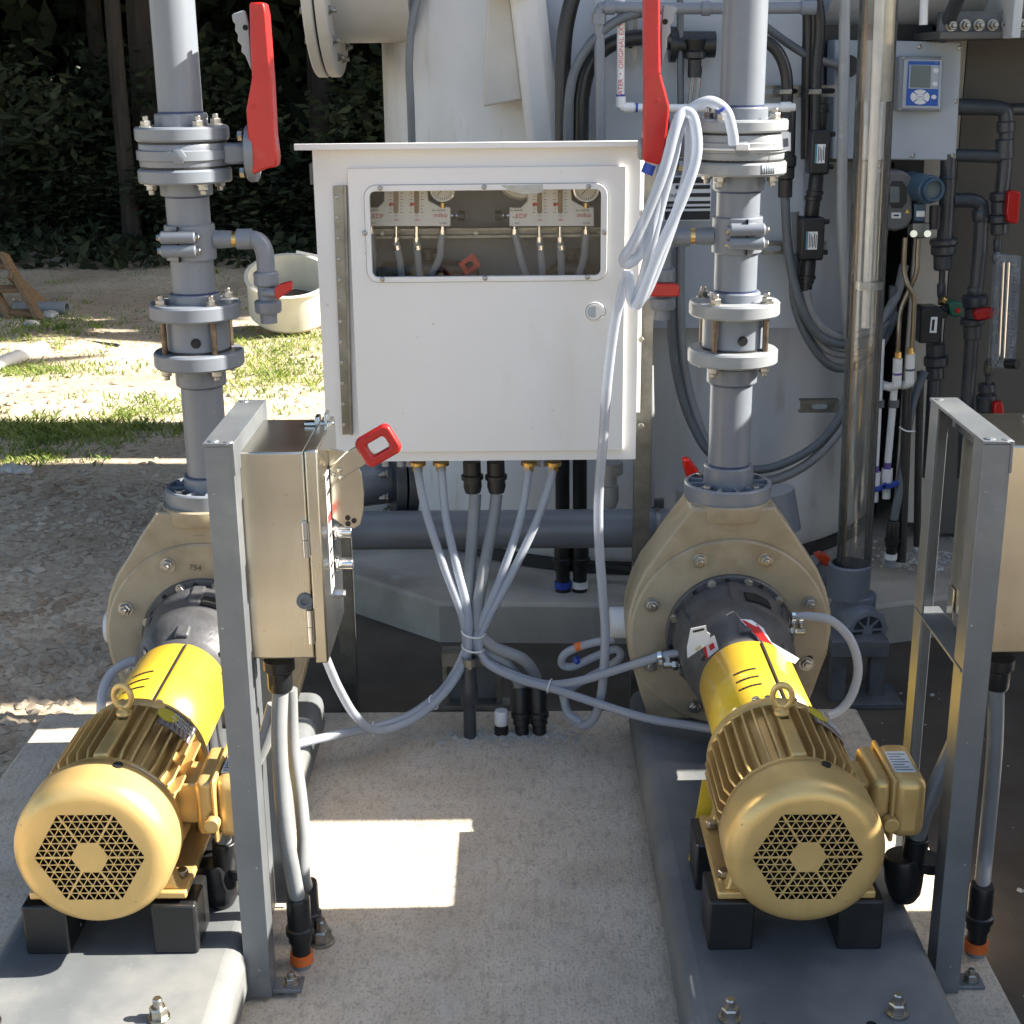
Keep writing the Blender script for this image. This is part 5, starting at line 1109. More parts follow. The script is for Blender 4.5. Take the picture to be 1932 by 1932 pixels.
# gusset rib
g0 = [(921,-60),(911,202),(986,188),(957,-60)]
part('gusset', MB().prism([at(x,y,4.05) for x,y in g0], (0,.22,0)), frp_dirt, t, .006)
part('support_rib', MB().prism([at(x,y,4.00) for x,y in ((957,-40),(998,300),(1062,300),(1026,-40))], (0,.24,0)), frp, t, .025, bseg=3)
solo('top_vent_flange', MB().lathe(at(948,-6,3.98),(0,0,1),[(.05,0),(.062,.004),(.062,.012),(.055,.013),(.055,.02),(.062,.021),(.062,.03)],36), frp, 'white flange with black gasket at the top middle edge', 'flange')
T2 = V((2.05, 5.2, .03))
t = thing('second_tank', 'beige vessel toned dark for its shade at the far right behind the black pipework', 'tank', T2)
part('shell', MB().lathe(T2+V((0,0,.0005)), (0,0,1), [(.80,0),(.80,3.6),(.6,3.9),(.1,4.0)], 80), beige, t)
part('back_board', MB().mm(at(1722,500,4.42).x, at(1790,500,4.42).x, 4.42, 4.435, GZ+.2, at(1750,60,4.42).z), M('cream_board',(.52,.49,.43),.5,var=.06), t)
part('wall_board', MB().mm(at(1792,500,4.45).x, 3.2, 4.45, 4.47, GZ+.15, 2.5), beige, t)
dz = at(1800,-150,4.3).z
t = thing('exhaust_duct', 'big white horizontal duct with bolted flange at the top right corner', 'duct', (1.9,4.2,dz-.4))
part('duct', MB().cyl((at(1556,20,4.25).x,4.35,dz+.02),(3.4,4.35,dz+.02),.30,n=56), frp, t)
xfl = at(1760,40,4.1).x; fz = at(1800,75,4.15).z
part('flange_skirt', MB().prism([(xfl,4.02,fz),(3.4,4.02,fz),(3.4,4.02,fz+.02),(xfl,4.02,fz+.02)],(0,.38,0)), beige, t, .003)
for k in range(8): inst('flange_bolt', STUD, brass if k % 2 else bolt_m, t, (xfl+.03+k*.037,4.03,fz+.035), (0,-1,0)).scale = (1.1,1.1,1.6)
part('end_plate', MB().mm(at(1912,30,3.95).x, at(1929,30,3.95).x, 3.95, 4.3, at(1920,72,3.95).z, at(1920,-80,3.95).z), frp, t, .003)
part('bolt_bar', MB().mm(xfl, at(1910,50,4.02).x, 4.035, 4.06, fz+.0205, fz+.07), dull, t)
solo('diagonal_pipe', MB().tube([at(1822,-40,3.9), at(1777,70,4.1)], .019, 14), pvc_dk, 'dark pipe slanting down under the white duct', 'pipe')
solo('vent_pipe', MB().cyl(at(1746,-60,4.0), at(1742,47,4.0), .011, n=14), white_pl, 'thin white pipe dropping from the duct above the grey meter box', 'pipe')

# board and fittings on the tank between cabinet and right riser
YB = 4.08
t = thing('equipment_board', 'pale grey board fixed to the tank above the cabinet', 'board', at(1320,600,YB))
part('sheet', MB().prism([at(x,y,YB) for x,y in ((1122,-60),(1516,-60),(1516,620),(1150,620),(1122,180))], (0,.02,0)), panel, t, .002)
def slot_strut(lab, x0, y0, x1, y1, Y=4.03, vert=False, nslot=3):
    t = thing('slotted_strut', lab, 'strut', at((x0+x1)/2, max(y0,y1), Y), 'slotted struts on the tank')
    a, b = at(x0,y1,Y), at(x1,y0,Y)
    part('channel', MB().mm(a.x,b.x,Y,Y+.002,a.z,b.z).mm(a.x,b.x,Y+.0022,Y+.03,a.z,a.z+.003).mm(a.x,b.x,Y+.0022,Y+.03,b.z-.003,b.z) if not vert else MB().mm(a.x,b.x,Y,Y+.002,a.z,b.z).mm(a.x,a.x+.003,Y+.0022,Y+.03,a.z,b.z).mm(b.x-.003,b.x,Y+.0022,Y+.03,a.z,b.z), strut, t)
    for k in range(nslot):
        f = (k+.5)/nslot; c = V((a.x+(b.x-a.x)*(.5 if vert else f), Y-.0008, a.z+(b.z-a.z)*(f if vert else .5))); L = .016; h = .007
        u, v = (V((0,0,1)), V((1,0,0))) if vert else (V((1,0,0)), V((0,0,1)))
        part('slot', MB().prism([c+u*(L*s)+v*(h*math.cos(R(a_)))+u*(h*math.sin(R(a_))*1) for s, a_ in ((1,0),(1,45),(1,90),(1,135),(1,180),(-1,180),(-1,225),(-1,270),(-1,315),(-1,360))], (0,.0007,0)), M('slot_shadow_board',(.30,.33,.36),.6) if k % 2 == 0 else void, t)
    return t
slot_strut('upright slotted strut left of the right red lever', 1176, 26, 1203, 124, vert=True)
slot_strut('upper level slotted strut right of the right riser', 1436, 160, 1578, 184, nslot=4)
slot_strut('middle level slotted strut right of the saddle clamp', 1438, 456, 1560, 480)
slot_strut('lowest short slotted strut beside the clear tube', 1509, 755, 1584, 779, nslot=1)
def pipe(nm, lab, pts, r, m, cat='pipe', group=None, k=5, fit=None, n=12):
    P = [at(*p) for p in pts]; t = thing(nm, lab, cat, min(P, key=lambda p: p.z), group); part('run', MB().tube(P, r, n, k), m, t)
    for x, y, Y, dx, dy in (fit or []):
        part('socket', MB().cyl(at(x-dx,y-dy,Y), at(x+dx,y+dy,Y), r*1.28, n=16), m, t)
    return t
pipe('grey_pipe_frame', 'grey pipe running up and across the top behind the right red lever', [(1133,300,3.9),(1131,100,3.9),(1130,35,3.9),(1133,18,3.9),(1150,14,3.9),(1300,16,3.9),(1500,15,3.9),(1530,14,3.9)], .0145, pvc, fit=[(1130,36,3.9,0,10),(1150,14,3.9,10,0),(1525,14,3.9,14,0),(1332,16,3.9,8,0)], k=6)
wp = pipe('white_pipe_run', 'thin white pipe with red print turning beside the right red lever', [(1172,-10,3.92),(1171,120,3.92),(1171,190,3.92),(1174,200,3.92),(1186,203,3.92),(1345,204,3.92),(1500,202,3.92)], .0105, white_pl, fit=[(1171,192,3.92,0,10),(1186,203,3.92,10,0),(1482,202,3.92,10,0)], k=6)
text('WATER  •  ORIGINAL EXTRA', .017, at(1172,110,3.909), (R(90), R(-90), 0), redink, wp)
part('blue_ring', MB().cyl(at(1171,178,3.92), at(1171,182,3.92), .0118, n=14), blue, wp); part('blue_ring', MB().cyl(at(1199,203,3.92), at(1203,203,3.92), .0118, n=14), blue, wp)
pipe('cable_conduit', 'slate grey conduit rising over the tank left of the gusset', [(778,300,3.9),(775,200,3.9),(772,120,3.9),(778,40,3.9),(797,-30,3.9)], .0105, conduit_dk, 'conduit')
pipe('cable_conduit', 'slate grey conduit curving between the two black ducts', [(1071,300,3.9),(1072,210,3.9),(1082,140,3.9),(1108,90,3.9),(1145,52,3.9),(1190,28,3.9),(1240,22,3.95)], .0125, conduit_dk, 'conduit')
pipe('cable_conduit', 'slim grey conduit just behind the right red lever', [(1283,-20,4.0),(1284,200,4.0),(1283,330,4.0)], .0095, conduit_dk, 'conduit')
pipe('cable_conduit', 'grey conduit slanting down to the meter box', [(1420,35,4.0),(1450,55,4.0),(1490,84,4.0),(1535,110,4.0),(1582,124,4.05)], .0115, conduit_dk, 'conduit')
pipe('black_hose', 'black hose arching right of the right riser', [(1415,70,3.95),(1445,78,3.95),(1470,102,3.95),(1484,145,3.95),(1484,215,3.95)], .016, black, 'hose')
pipe('black_hose', 'black hose rising in front of the upper slotted strut', [(1538,260,3.95),(1540,140,3.95),(1547,50,3.95),(1540,-5,3.95),(1520,-40,3.95)], .0145, black, 'hose')
pipe('black_hose', 'flat black cable bundle behind the hose at the upper strut', [(1522,300,4.0),(1524,140,4.0),(1526,40,4.0),(1522,-30,4.0)], .017, black, 'hose')
for x in (1484,1540): solo('strut_clamp', MB().mm(at(x-12,172,3.92).x, at(x+12,172,3.92).x, 3.93, 4.03, at(x,178,3.95).z, at(x,168,3.95).z), strut, 'steel clamp holding a black hose to the strut at the %s' % ('left' if x < 1500 else 'right'), 'clamp', None, .002)
t = thing('tee_valve', 'black plastic valve manifold behind the right red lever', 'valve', at(1305,125,4.0))
part('body', MB().cyl(at(1263,84,4.02), at(1349,84,4.02), .034, n=20), black, t); part('body', MB().cyl(at(1263,84,4.02), at(1275,84,4.02), .046, n=20), black, t)
part('stem', MB().lathe(at(1312,72,3.99),(0,0,-1),[(.012,0),(.030,.004),(.022,.03),(.03,.036),(.03,.05),(.018,.055),(.018,.1)],18), black, t)
for i, x in enumerate((1306,1318)): pipe('clear_sample_line', 'thin clear line under the black manifold on the %s' % ('left','right')[i], [(x+3,124,3.99),(x-2,170,3.99),(x-8,220,3.99)], .007, acrylic, 'hose', n=10)
# black in-line junction boxes with labels, and their cables
def jbox(lab, x0, y0, x1, y1, lx, Y=3.93, below=60):
    t = thing('junction_box', lab, 'junction box', at((x0+x1)/2, y1, Y), 'black junction boxes')
    a, b = at(x0,y1,Y), at(x1,y0,Y)
    part('box', MB().mm(a.x,b.x,Y,Y+.07,a.z,b.z), black, t, .006)
    part('screw_ear', MB().cyl(V((b.x-.002,Y+.02,b.z-.012)),V((b.x+.014,Y+.02,b.z-.012)),.007,n=10).cyl(V((b.x-.002,Y+.02,a.z+.02)),V((b.x+.014,Y+.02,a.z+.02)),.007,n=10), black, t)
    l0, l1 = at(lx[0],lx[3],Y-.001), at(lx[2],lx[1],Y-.001)
    lb = part('label', MB().mm(l0.x,l1.x,Y-.0012,Y-.0002,l0.z,l1.z), paper, t); part('label_edge', MB().mm(l0.x,l0.x+.005,Y-.0018,Y-.0013,l0.z,l1.z), M('teal_print',(.03,.25,.35),.5), lb)
    for k in range(5): part('label_print', MB().mm(l0.x+.008+k*.0045,l0.x+.010+k*.0045,Y-.0018,Y-.0013,l0.z+.004+.004*(k%2),l1.z-.004-.005*(k%3)), ink, lb)
    c = (a.x+b.x)/2
    part('gland', fitting(MB(), V((c-.004,Y+.035,a.z-below*.0014)), V((c,Y+.035,a.z)), .020), black, t); part('gland', fitting(MB(), V((c+.004,Y+.035,b.z+below*.0014)), V((c,Y+.035,b.z)), .020), black, t)
    return t
jbox('upper black junction box with white label left of the clear tube', 1527, 245, 1569, 330, (1537,272,1558,308))
jbox('lower black junction box with white label left of the clear tube', 1509, 411, 1558, 492, (1520,437,1543,471))
t = thing('cable_gland', 'black cable gland ending the arching hose right of the valve flanges', 'cable gland', at(1484,370,3.95)); part('body', fitting(MB(), at(1481,372,3.95), at(1485,205,3.95), .024), black, t)
part('label', MB().prism([at(x,y,3.922) for x,y in ((1484,250),(1492,250),(1492,285),(1484,285))],(0,-.001,0)), paper, t)
cg = 'grey cables looping behind the clear tube'
pipe('looping_cable', 'leftmost grey cable looping under the arching hose', [(1481,368,3.95),(1487,470,3.95),(1505,560,3.94),(1535,622,3.94),(1575,648,3.95),(1620,648,4.0),(1662,630,4.15),(1682,590,4.2),(1686,540,4.2)], .0125, conduit_dk, 'cable', cg)
pipe('looping_cable', 'grey cable looping from the lower junction box', [(1520,548,3.95),(1530,590,3.95),(1560,625,3.95),(1600,636,4.0),(1650,620,4.15),(1690,560,4.2),(1706,500,4.22)], .0135, conduit, 'cable', cg)
pipe('looping_cable', 'lowest grey cable loop behind the clear tube', [(1500,480,3.98),(1498,560,3.98),(1520,630,3.97),(1560,685,3.97),(1600,694,4.02),(1650,670,4.15),(1692,590,4.2)], .0125, conduit_dk, 'cable', cg)
pipe('looping_cable', 'middle grey cable loop between the others behind the clear tube', [(1500,400,4.0),(1510,560,3.99),(1540,640,3.98),(1580,668,3.98),(1630,660,4.1),(1680,600,4.2)], .011, conduit, 'cable', cg)
pipe('hanging_conduit', 'upper grey conduit sagging behind the lower right riser', [(1268,430,3.92),(1267,560,3.92),(1268,640,3.92),(1282,730,3.9),(1308,805,3.88),(1345,860,3.86),(1410,885,3.86),(1470,878,3.87),(1540,840,3.9),(1585,785,3.93),(1600,740,3.95)], .0125, conduit_dk, 'conduit', 'sagging conduits')
pipe('hanging_conduit', 'lower grey conduit sagging behind the lower right riser', [(1284,430,3.93),(1283,560,3.93),(1290,690,3.93),(1318,800,3.9),(1352,866,3.88),(1400,902,3.87),(1460,905,3.88),(1530,870,3.9),(1590,805,3.93),(1605,760,3.95)], .0135, conduit, 'conduit', 'sagging conduits')
t = thing('rating_plate', 'black and white striped rating plate behind the hanging hose coil', 'plate', at(1296,417,4.0))
a, b = at(1250,417,4.0), at(1343,332,4.0); part('plate', MB().mm(a.x,b.x,4.0,4.004,a.z,b.z), paper, t)
for k, (y0, y1) in enumerate(((334,346),(349,357),(364,372),(379,385),(389,394),(398,415))):
    q0, q1 = at(1254,y1,3.999), at(1340,y0,3.999); part('printed_band', MB().mm(q0.x+(.03 if k in (1,2) else 0),q1.x,3.998,3.9995,q0.z,q1.z), ink, t)
text('CONTROL', .012, at(1262,370,3.9975), FRONT, ink, t); text('FOR USE', .010, at(1264,388,3.9975), FRONT, ink, t)
t = thing('butterfly_valve', 'valve with red handle half hidden behind the right pump nozzle', 'valve', at(1310,960,3.5))
part('handle', MB().prism([at(x,y,3.45) for x,y in ((1287,867),(1301,866),(1318,888),(1326,908),(1300,912),(1292,890))],(0,.03,0)), red, t, .005)
part('body', MB().cyl(at(1330,920,3.5), at(1330,985,3.5), .075, n=28), pvc, t); part('body_flange', MB().cyl(at(1462,925,3.5), at(1475,1000,3.5), .05, n=24), pvc, t)

# clear standpipe ------------------------------------------------------------------------
t = thing('clear_standpipe', 'tall clear plastic standpipe with a white tube inside right of the right riser', 'standpipe', at(1600,1200,3.6))
b0, b1 = at(1610,1085,3.6), at(1661,-60,3.6)
part('tube_wall', MB().lathe(b0, b1-b0, [(.0455,0),(.0455,(b1-b0).length)], 44, False, False), acrylic, t)
part('tube_bore', MB().lathe(b0, b1-b0, [(.041,0),(.041,(b1-b0).length)], 36, False, False), acrylic, t)
part('inner_tube', MB().cyl(at(1634,618,3.595), at(1662,-60,3.595), .012, n=18), white_pl, t); part('inner_lining', MB().cyl(at(1666,192,3.612), at(1676,-60,3.612), .0145, n=18), M('cream_pvc',(.66,.62,.52),.4), t)
part('inner_rod', MB().cyl(at(1592,1070,3.62), at(1638,-60,3.62), .0035, n=10), M('copper_pipe',(.42,.24,.13),.4,metal=.5), t)
part('clip', MB().box(at(1640,539,3.588),(.062,.03,.02)), white_pl, t, .002)
part('socket', MB().lathe(at(1600,1124,3.6),(0,0,1),[(.056,0),(.0565,.09),(.053,.094),(.048,.094),(.048,.06)],44,True,False), pvc, t)
tc_ = at(1613,1158,3.6)
part('tee_body', MB().cyl(tc_+V((-.01,.05,0)), tc_+V((.01,-.075,-.01)), .053, n=40).cyl(tc_+V((0,0,-.05)), tc_+V((0,0,.06)), .053, n=40), pvc, t, .003)
pc = tc_+V((.012,-.078,-.011)); pax = V((.16,-1,-.05)).normalized()
ep = part('end_plug', MB().lathe(pc, pax, [(.058,0),(.058,.012),(.052,.014),(.043,.014),(.043,.006)], 8, True, False), pvc, t); part('plug_disc', MB().lathe(pc+pax*.005, pax, [(.046,0),(.046,.001)], 28), pvc_dk, t)
part('plug_hub', MB().lathe(pc+pax*.006, pax, [(.0135,0),(.0135,.009)], 20), pvc, ep)
Fm = frame(pax)
for k in range(8):
    a = k*math.pi/4; d = Fm @ V((math.cos(a),math.sin(a),0)); part('plug_spoke', MB().bar(pc+pax*.010+d*.012, pc+pax*.010+d*.046, .005, .006, pax), pvc, ep)
t = thing('pipe_support', 'grey steel support stand under the clear standpipe tee', 'support', at(1620,1360,3.5))
a, b = at(1565,1200,3.5), at(1672,1194,3.5)
part('top_beam', MB().mm(a.x,b.x,3.46,3.62,a.z-.045,a.z), dull, t, .002)
for x in (1578,1650): q = at(x,1300,3.5).x; part('leg', MB().mm(q-.02,q+.02,3.48,3.52,GZ,a.z-.0455), dull, t, .002)
part('foot_plate', MB().mm(b.x-.1,b.x+.04,3.43,3.56,GZ+.0045,GZ+.02), dull, t, .002)
pipe('grey_post_pipe', 'thin grey upright pipe just left of the clear standpipe', [(1594,-40,3.93),(1592,150,3.93),(1588,400,3.93),(1596,560,3.95),(1601,640,3.97)], .0145, pvc_lt)
t = thing('standpipe_valve', 'small valve with orange red handle beside the standpipe base', 'valve', at(1540,1100,3.95))
part('handle', MB().prism([at(x,y,3.9) for x,y in ((1537,1048),(1550,1044),(1566,1052),(1570,1064),(1558,1070),(1546,1058))],(0,.03,0)), M('orange_red_plastic',(.65,.07,.02),.4), t, .004)
part('body', MB().cyl(at(1530,1062,3.95), at(1560,1100,3.95), .04, n=24), pvc, t)

# grey meter box ---------------------------------------------------------------------------
YM = 4.18
t = thing('meter_box', 'pale grey enclosure with a small blue faced meter right of the clear standpipe', 'enclosure', at(1700,300,YM))
part('back_frame', MB().prism([at(x,y,YM+.11) for x,y in ((1552,40),(1758,48),(1758,70),(1742,340),(1690,340),(1690,306),(1560,306))],(0,.02,0)), black, t)
part('enclosure', MB().prism([at(x,y,YM) for x,y in ((1575,75),(1811,79),(1816,84),(1804,299),(1799,303),(1570,300))],(0,.10,0)), panel, t, .004)
for x, y in ((1735,88),(1811,90),(1804,191),(1798,293),(1722,293)): inst('cover_screw', SCREW, strut, t, at(x,y,YM), (0,-1,0)).scale = (1.6,1.6,1.4)
mh = part('meter_housing', MB().prism([at(x,y,YM-.045) for x,y in ((1696,106),(1780,107),(1776,211),(1692,210))],(0,.0445,0)), pvc_lt, t, .006)
part('meter_bevel', MB().prism([at(x,y,YM-.049) for x,y in ((1706,112),(1778,113),(1774,205),(1701,204))],(0,.0035,0)), panel, t, .001)
part('blue_face', MB().prism([at(x,y,YM-.0505) for x,y in ((1714,115),(1773,116),(1769,200),(1709,199))],(0,.0012,0)), blueink, mh)
part('screen_bezel', MB().prism([at(x,y,YM-.0515) for x,y in ((1716,122),(1772,123),(1770,168),(1714,167))],(0,.0008,0)), panel, t)
part('screen', MB().prism([at(x,y,YM-.0525) for x,y in ((1719,123),(1757,124),(1755,166),(1717,165))],(0,.0008,0)), lcd, mh)
def oval(x, y, rx, ry, Y, a0=0, a1=360, inner=0):
    if inner: return [at(x+rx*math.cos(R(a)), y+ry*math.sin(R(a)), Y) for a in range(a0,a1+1,10)] + [at(x+rx*inner*math.cos(R(a)), y+ry*inner*math.sin(R(a)), Y) for a in range(a1,a0-1,-10)]
    return [at(x+rx*math.cos(R(a)), y+ry*math.sin(R(a)), Y) for a in range(0,360,20)]
for a0 in (-40,50,140,230): part('arrow_key', MB().prism(oval(1736,183,18,14,YM-.0515,a0,a0+80,.42),(0,.001,0)), white_pl, mh)
part('centre_key', MB().prism(oval(1736,183,7,5.5,YM-.0517),(0,.001,0)), white_pl, mh)
for x, y in ((1766,133),(1764,158),(1762,183)): part('round_key', MB().prism(oval(x,y,5,4.2,YM-.0527),(0,.0012,0)), white_pl, mh)
text('ENTER', .004, at(1736,183,YM-.0525), FRONT, ink, t); text('CAL', .0035, at(1767,118.5,YM-.0512), FRONT, white_pl, t)
for x, y in ((1704,109),(1778,110),(1698,206),(1774,207)): inst('meter_screw', SCREW, strut, t, at(x,y,YM-.0455), (0,-1,0))
solo('black_gland', MB().cyl(at(1600,125,4.1), at(1600,125,4.18), .03, n=24), black, 'round black gland on the left side of the meter box', 'cable gland')
# transmitters
t = thing('grey_transmitter', 'dark grey transmitter with octagonal window under the meter box', 'transmitter', at(1695,435,4.15))
part('housing', MB().prism([at(x,y,4.12) for x,y in ((1662,328),(1676,322),(1706,323),(1722,334),(1722,412),(1712,430),(1690,437),(1664,432))],(0,.12,0)), M('transmitter_grey',(.13,.13,.125),.45), t, .008)
part('window_rim', MB().prism([at(x,y,4.118) for x,y in ((1684,342),(1703,342),(1711,353),(1711,381),(1702,393),(1684,393),(1676,381),(1676,353))],(0,.002,0)), black, t, .0005); part('screen', MB().prism([at(x,y,4.1165) for x,y in ((1679,352),(1697,352),(1697,382),(1679,382))],(0,.0012,0)), lcd, t)
part('label', MB().prism([at(x,y,4.118) for x,y in ((1682,401),(1700,401),(1700,412),(1682,412))],(0,.0015,0)), paper, t); part('warning_triangle', MB().prism([at(x,y,4.118) for x,y in ((1708,402),(1712,395),(1716,402))],(0,.0015,0)), yellow, t)
part('label_print', MB().prism([at(x,y,4.1175) for x,y in ((1686,405),(1696,405),(1696,408),(1686,408))],(0,.0004,0)), ink, t)
t = thing('blue_transmitter', 'blue pressure transmitter with round glass end right of the grey one', 'transmitter', at(1740,452,4.12))
c = at(1757,358,4.08); part('head', MB().cyl(c+V((-.035,.1,.004)), c, .040, n=32), bluegrey, t, .004); part('end_ring', MB().ring(c, (.3,-1,0), .024, .033, .018, 32), bluegrey, t, .002); part('glass', MB().cyl(c, c+V((.002,-.006,0)), .024, n=24), lcd, t)
part('neck', MB().prism([at(x,y,4.12) for x,y in ((1725,384),(1748,384),(1746,419),(1725,419))],(0,.05,0)), bluegrey, t, .004); part('label', MB().prism([at(x,y,4.118) for x,y in ((1729,398),(1745,398),(1745,409),(1729,409))],(0,.001,0)), paper, t)
part('manifold', MB().prism([at(x,y,4.11) for x,y in ((1722,421),(1755,421),(1755,450),(1722,450))],(0,.06,0)), strut, t, .004)
for x in (1722,1748): part('manifold_valve', MB().cyl(at(x,440,4.108), at(x+2,441,4.07), .010, n=12), chrome, t)
part('cable_gland', MB().cyl(at(1765,388,4.12), at(1763,432,4.12), .016, n=14), black, t)
st_ = M('tarnished_tube', (.27,.235,.18), .3, metal=.9, var=.15)
tb_ = 'crossing steel tubes'
pipe('impulse_tube', 'steel tube from the manifold crossing to the right white fitting', [(1708,448,4.09),(1706,480,4.09),(1706,512,4.09),(1713,538,4.08),(1724,562,4.08),(1724,600,4.08),(1720,668,4.08)], .0072, st_, 'tube', tb_)
pipe('impulse_tube', 'steel tube from the manifold crossing to the left white fitting', [(1733,450,4.09),(1731,480,4.09),(1729,514,4.09),(1716,545,4.10),(1700,583,4.10),(1696,620,4.09),(1694,672,4.09)], .0072, st_, 'tube', tb_)
for i, (x, y0, y1) in enumerate(((1694,676,730),(1718,668,726))):
    t = thing('white_fitting', 'white plastic fitting under the %s steel tube' % ('left','right')[i], 'fitting', at(x,y1,4.08), 'white fittings')
    part('body', MB().cyl(at(x,y0,4.08), at(x-2,y1-10,4.08), .0135, n=16).tube([at(x-2,y1-12,4.08), at(x-3,y1-4,4.08), at(x-14,y1,4.10), at(x-30,y1-4,4.12)], .0135, 14), white_pl, t); part('purple_ring', MB().cyl(at(x-1,y0+27,4.08), at(x-1,y0+31,4.08), .0142, n=14), purple if i == 0 else conduit_dk, t)
    part('tube_nut', MB().cyl(at(x,y0-12,4.08), at(x,y0,4.08), .010, n=6), brass, t)
for i, (x0, y0, x1, y1) in enumerate(((1663,640,1651,890),(1687,735,1674,884))):
    t = thing('white_drain_pipe', 'slim white drain pipe with blue handled valve on the %s' % ('left','right')[i], 'pipe', at(x1,945,4.1), 'white drain pipes')
    part('pipe', MB().cyl(at(x0,y0,4.1), at(x1,y1,4.1), .0105, n=14), white_pl, t); part('primer_ring', MB().cyl(at(x1+.5,y1-12,4.1), at(x1,y1,4.1), .0112, n=14), purple, t)
    part('valve_body', MB().cyl(at(x1,y1,4.1), at(x1-1,y1+28,4.1), .0165, n=16).cyl(at(x1-1,y1+28,4.1), at(x1-2,y1+56,4.1), .0125, n=14), white_pl, t)
    part('handle', MB().prism([at(x,y,4.07) for x,y in ((x1-12,y1+34),(x1-4,y1+28),(x1+6,y1+30),(x1+16,y1+24),(x1+24,y1+26),(x1+18,y1+34),(x1+6,y1+38),(x1-6,y1+40))],(0,.012,0)), blue, t, .002)
    part('pipe_clamp', MB().ring(at(x0-1.5+ (-4 if i == 0 else 0),768,4.1), (0,0,1), .011, .016, .022, 16), dull, t)
# black pipework ladders
def bpipe(lab, runs, rings=(), grp='black pipework on the right'):
    allp = [at(*p) for r_, ps in runs for p in ps]; t = thing('black_pipe', lab, 'pipe', min(allp, key=lambda p: p.z), grp)
    for r_, ps in runs: part('run', MB().tube([at(*p) for p in ps], r_, 18, 4), pvc_dk, t)
    for x, y0, y1, r_ in rings: part('union', MB().lathe(at(x,y1,4.2), at(x,y0,4.2)-at(x,y1,4.2), [(r_*.9,0),(r_,.004),(r_,(at(x,y0,4.2)-at(x,y1,4.2)).length-.004),(r_*.9,(at(x,y0,4.2)-at(x,y1,4.2)).length)], 22), pvc_dk, t)
    return t
bpipe('thick black pipe under the meter box with a union and thin tail', [(.0225,[(1790,290,4.2),(1787,380,4.2),(1782,455,4.2)]),(.009,[(1778,500,4.2),(1775,575,4.2)]),(.0195,[(1764,690,4.2),(1758,790,4.2),(1752,900,4.2)]),(.012,[(1770,600,4.2),(1766,700,4.2)])], ((1788,330,338,.0245),(1781,450,462,.041),(1780,462,480,.036),(1779,480,509,.027),(1776,535,560,.0125),(1766,672,690,.036),(1765,647,672,.028),(1764,690,715,.027)))
bp_mid = bpipe('black pipe dropping from an elbow to the red handled valve at mid right', [(.021,[(1798,378,4.2),(1830,378,4.2),(1846,383,4.2),(1852,400,4.2),(1848,480,4.2),(1840,560,4.2)]),(.0205,[(1836,600,4.2),(1829,700,4.2),(1822,800,4.2),(1818,900,4.2)])], ((1850,395,418,.0245),(1840,540,557,.023),(1839,557,578,.038),(1837,578,600,.027),(1835,600,612,.037),(1834,612,640,.026)))
bp_up = bpipe('black pipe with two elbows right of the meter box', [(.0215,[(1806,200,4.2),(1860,202,4.2),(1890,206,4.2),(1899,222,4.2),(1897,300,4.2),(1890,370,4.2)]),(.0185,[(1800,293,4.2),(1850,294,4.2),(1893,296,4.2)]),(.009,[(1884,440,4.2),(1881,480,4.2)]),(.017,[(1796,206,4.26),(1960,206,4.32)])], ((1898,228,250,.026),(1896,262,300,.026),(1889,362,378,.034),(1888,378,405,.027),(1887,405,420,.034),(1886,420,442,.026),(1882,452,476,.0125)))
bp_low = bpipe('small black fittings at the right edge under the flow meter', [(.010,[(1866,700,4.2),(1864,740,4.2)]),(.016,[(1862,740,4.2),(1858,800,4.2)])], ((1862,724,740,.026),(1861,745,775,.031),(1866,690,708,.014)))
for t, poly in ((bp_up, [(1903,362),(1910,359),(1924,361),(1926,366),(1922,420),(1917,423),(1902,420),(1899,402)]), (bp_mid, [(1838,590),(1844,584),(1880,580),(1885,584),(1884,594),(1872,602),(1842,605)]), (bp_low, [(1877,760),(1892,757),(1897,787),(1897,810),(1872,810)])):
    cx = sum(p[0] for p in poly)/len(poly); cy = sum(p[1] for p in poly)/len(poly)
    part('handle', MB().prism([at(x,y,4.13) for x,y in poly],(0,.03,0)), red, t, .005); part('handle_stem', MB().cyl(at(cx,cy,4.1605), at(cx-5,cy,4.2), .012, n=12), pvc_dk, t)
t = thing('solenoid_valve', 'black solenoid valve with a green body and white label', 'solenoid valve', at(1765,650,4.15))
part('coil', MB().prism([at(x,y,4.11) for x,y in ((1738,584),(1742,580),(1772,580),(1790,588),(1788,600),(1776,602),(1772,648),(1734,648))],(0,.07,0)), black, t, .008)
part('coil_stem', MB().cyl(at(1775,586,4.14), at(1796,583,4.14), .014, n=16), black, t); part('valve_body', MB().prism([at(x,y,4.10) for x,y in ((1790,572),(1800,568),(1817,571),(1817,598),(1795,598))],(0,.06,0)), green, t, .005)
part('red_button', MB().lathe(at(1807,586,4.10),(0,-1,0),[(.008,0),(.006,.008)],14), red, t); part('brass_port', MB().cyl(at(1776,565,4.15), at(1790,574,4.15), .013, n=12), brass, t)
part('label', MB().prism([at(x,y,4.108) for x,y in ((1757,598),(1769,598),(1767,628),(1754,628))],(0,.0012,0)), paper, t); part('label_print', MB().prism([at(x,y,4.1075) for x,y in ((1759,603),(1764,603),(1762,624),(1757,624))],(0,.0004,0)), ink, t)
t = thing('flow_meter', 'clear acrylic flow meter plate with black knob at the right edge', 'flow meter', at(1890,700,4.1))
blk = [(1881,480),(1927,483),(1915,697),(1870,694)]
part('block', MB().prism([at(x,y,4.1) for x,y in blk],(0,.03,0)), clear_mat('acrylic_block',(.80,.84,.88),.05,1.0,.22,(.62,.66,.72)), t, .001)
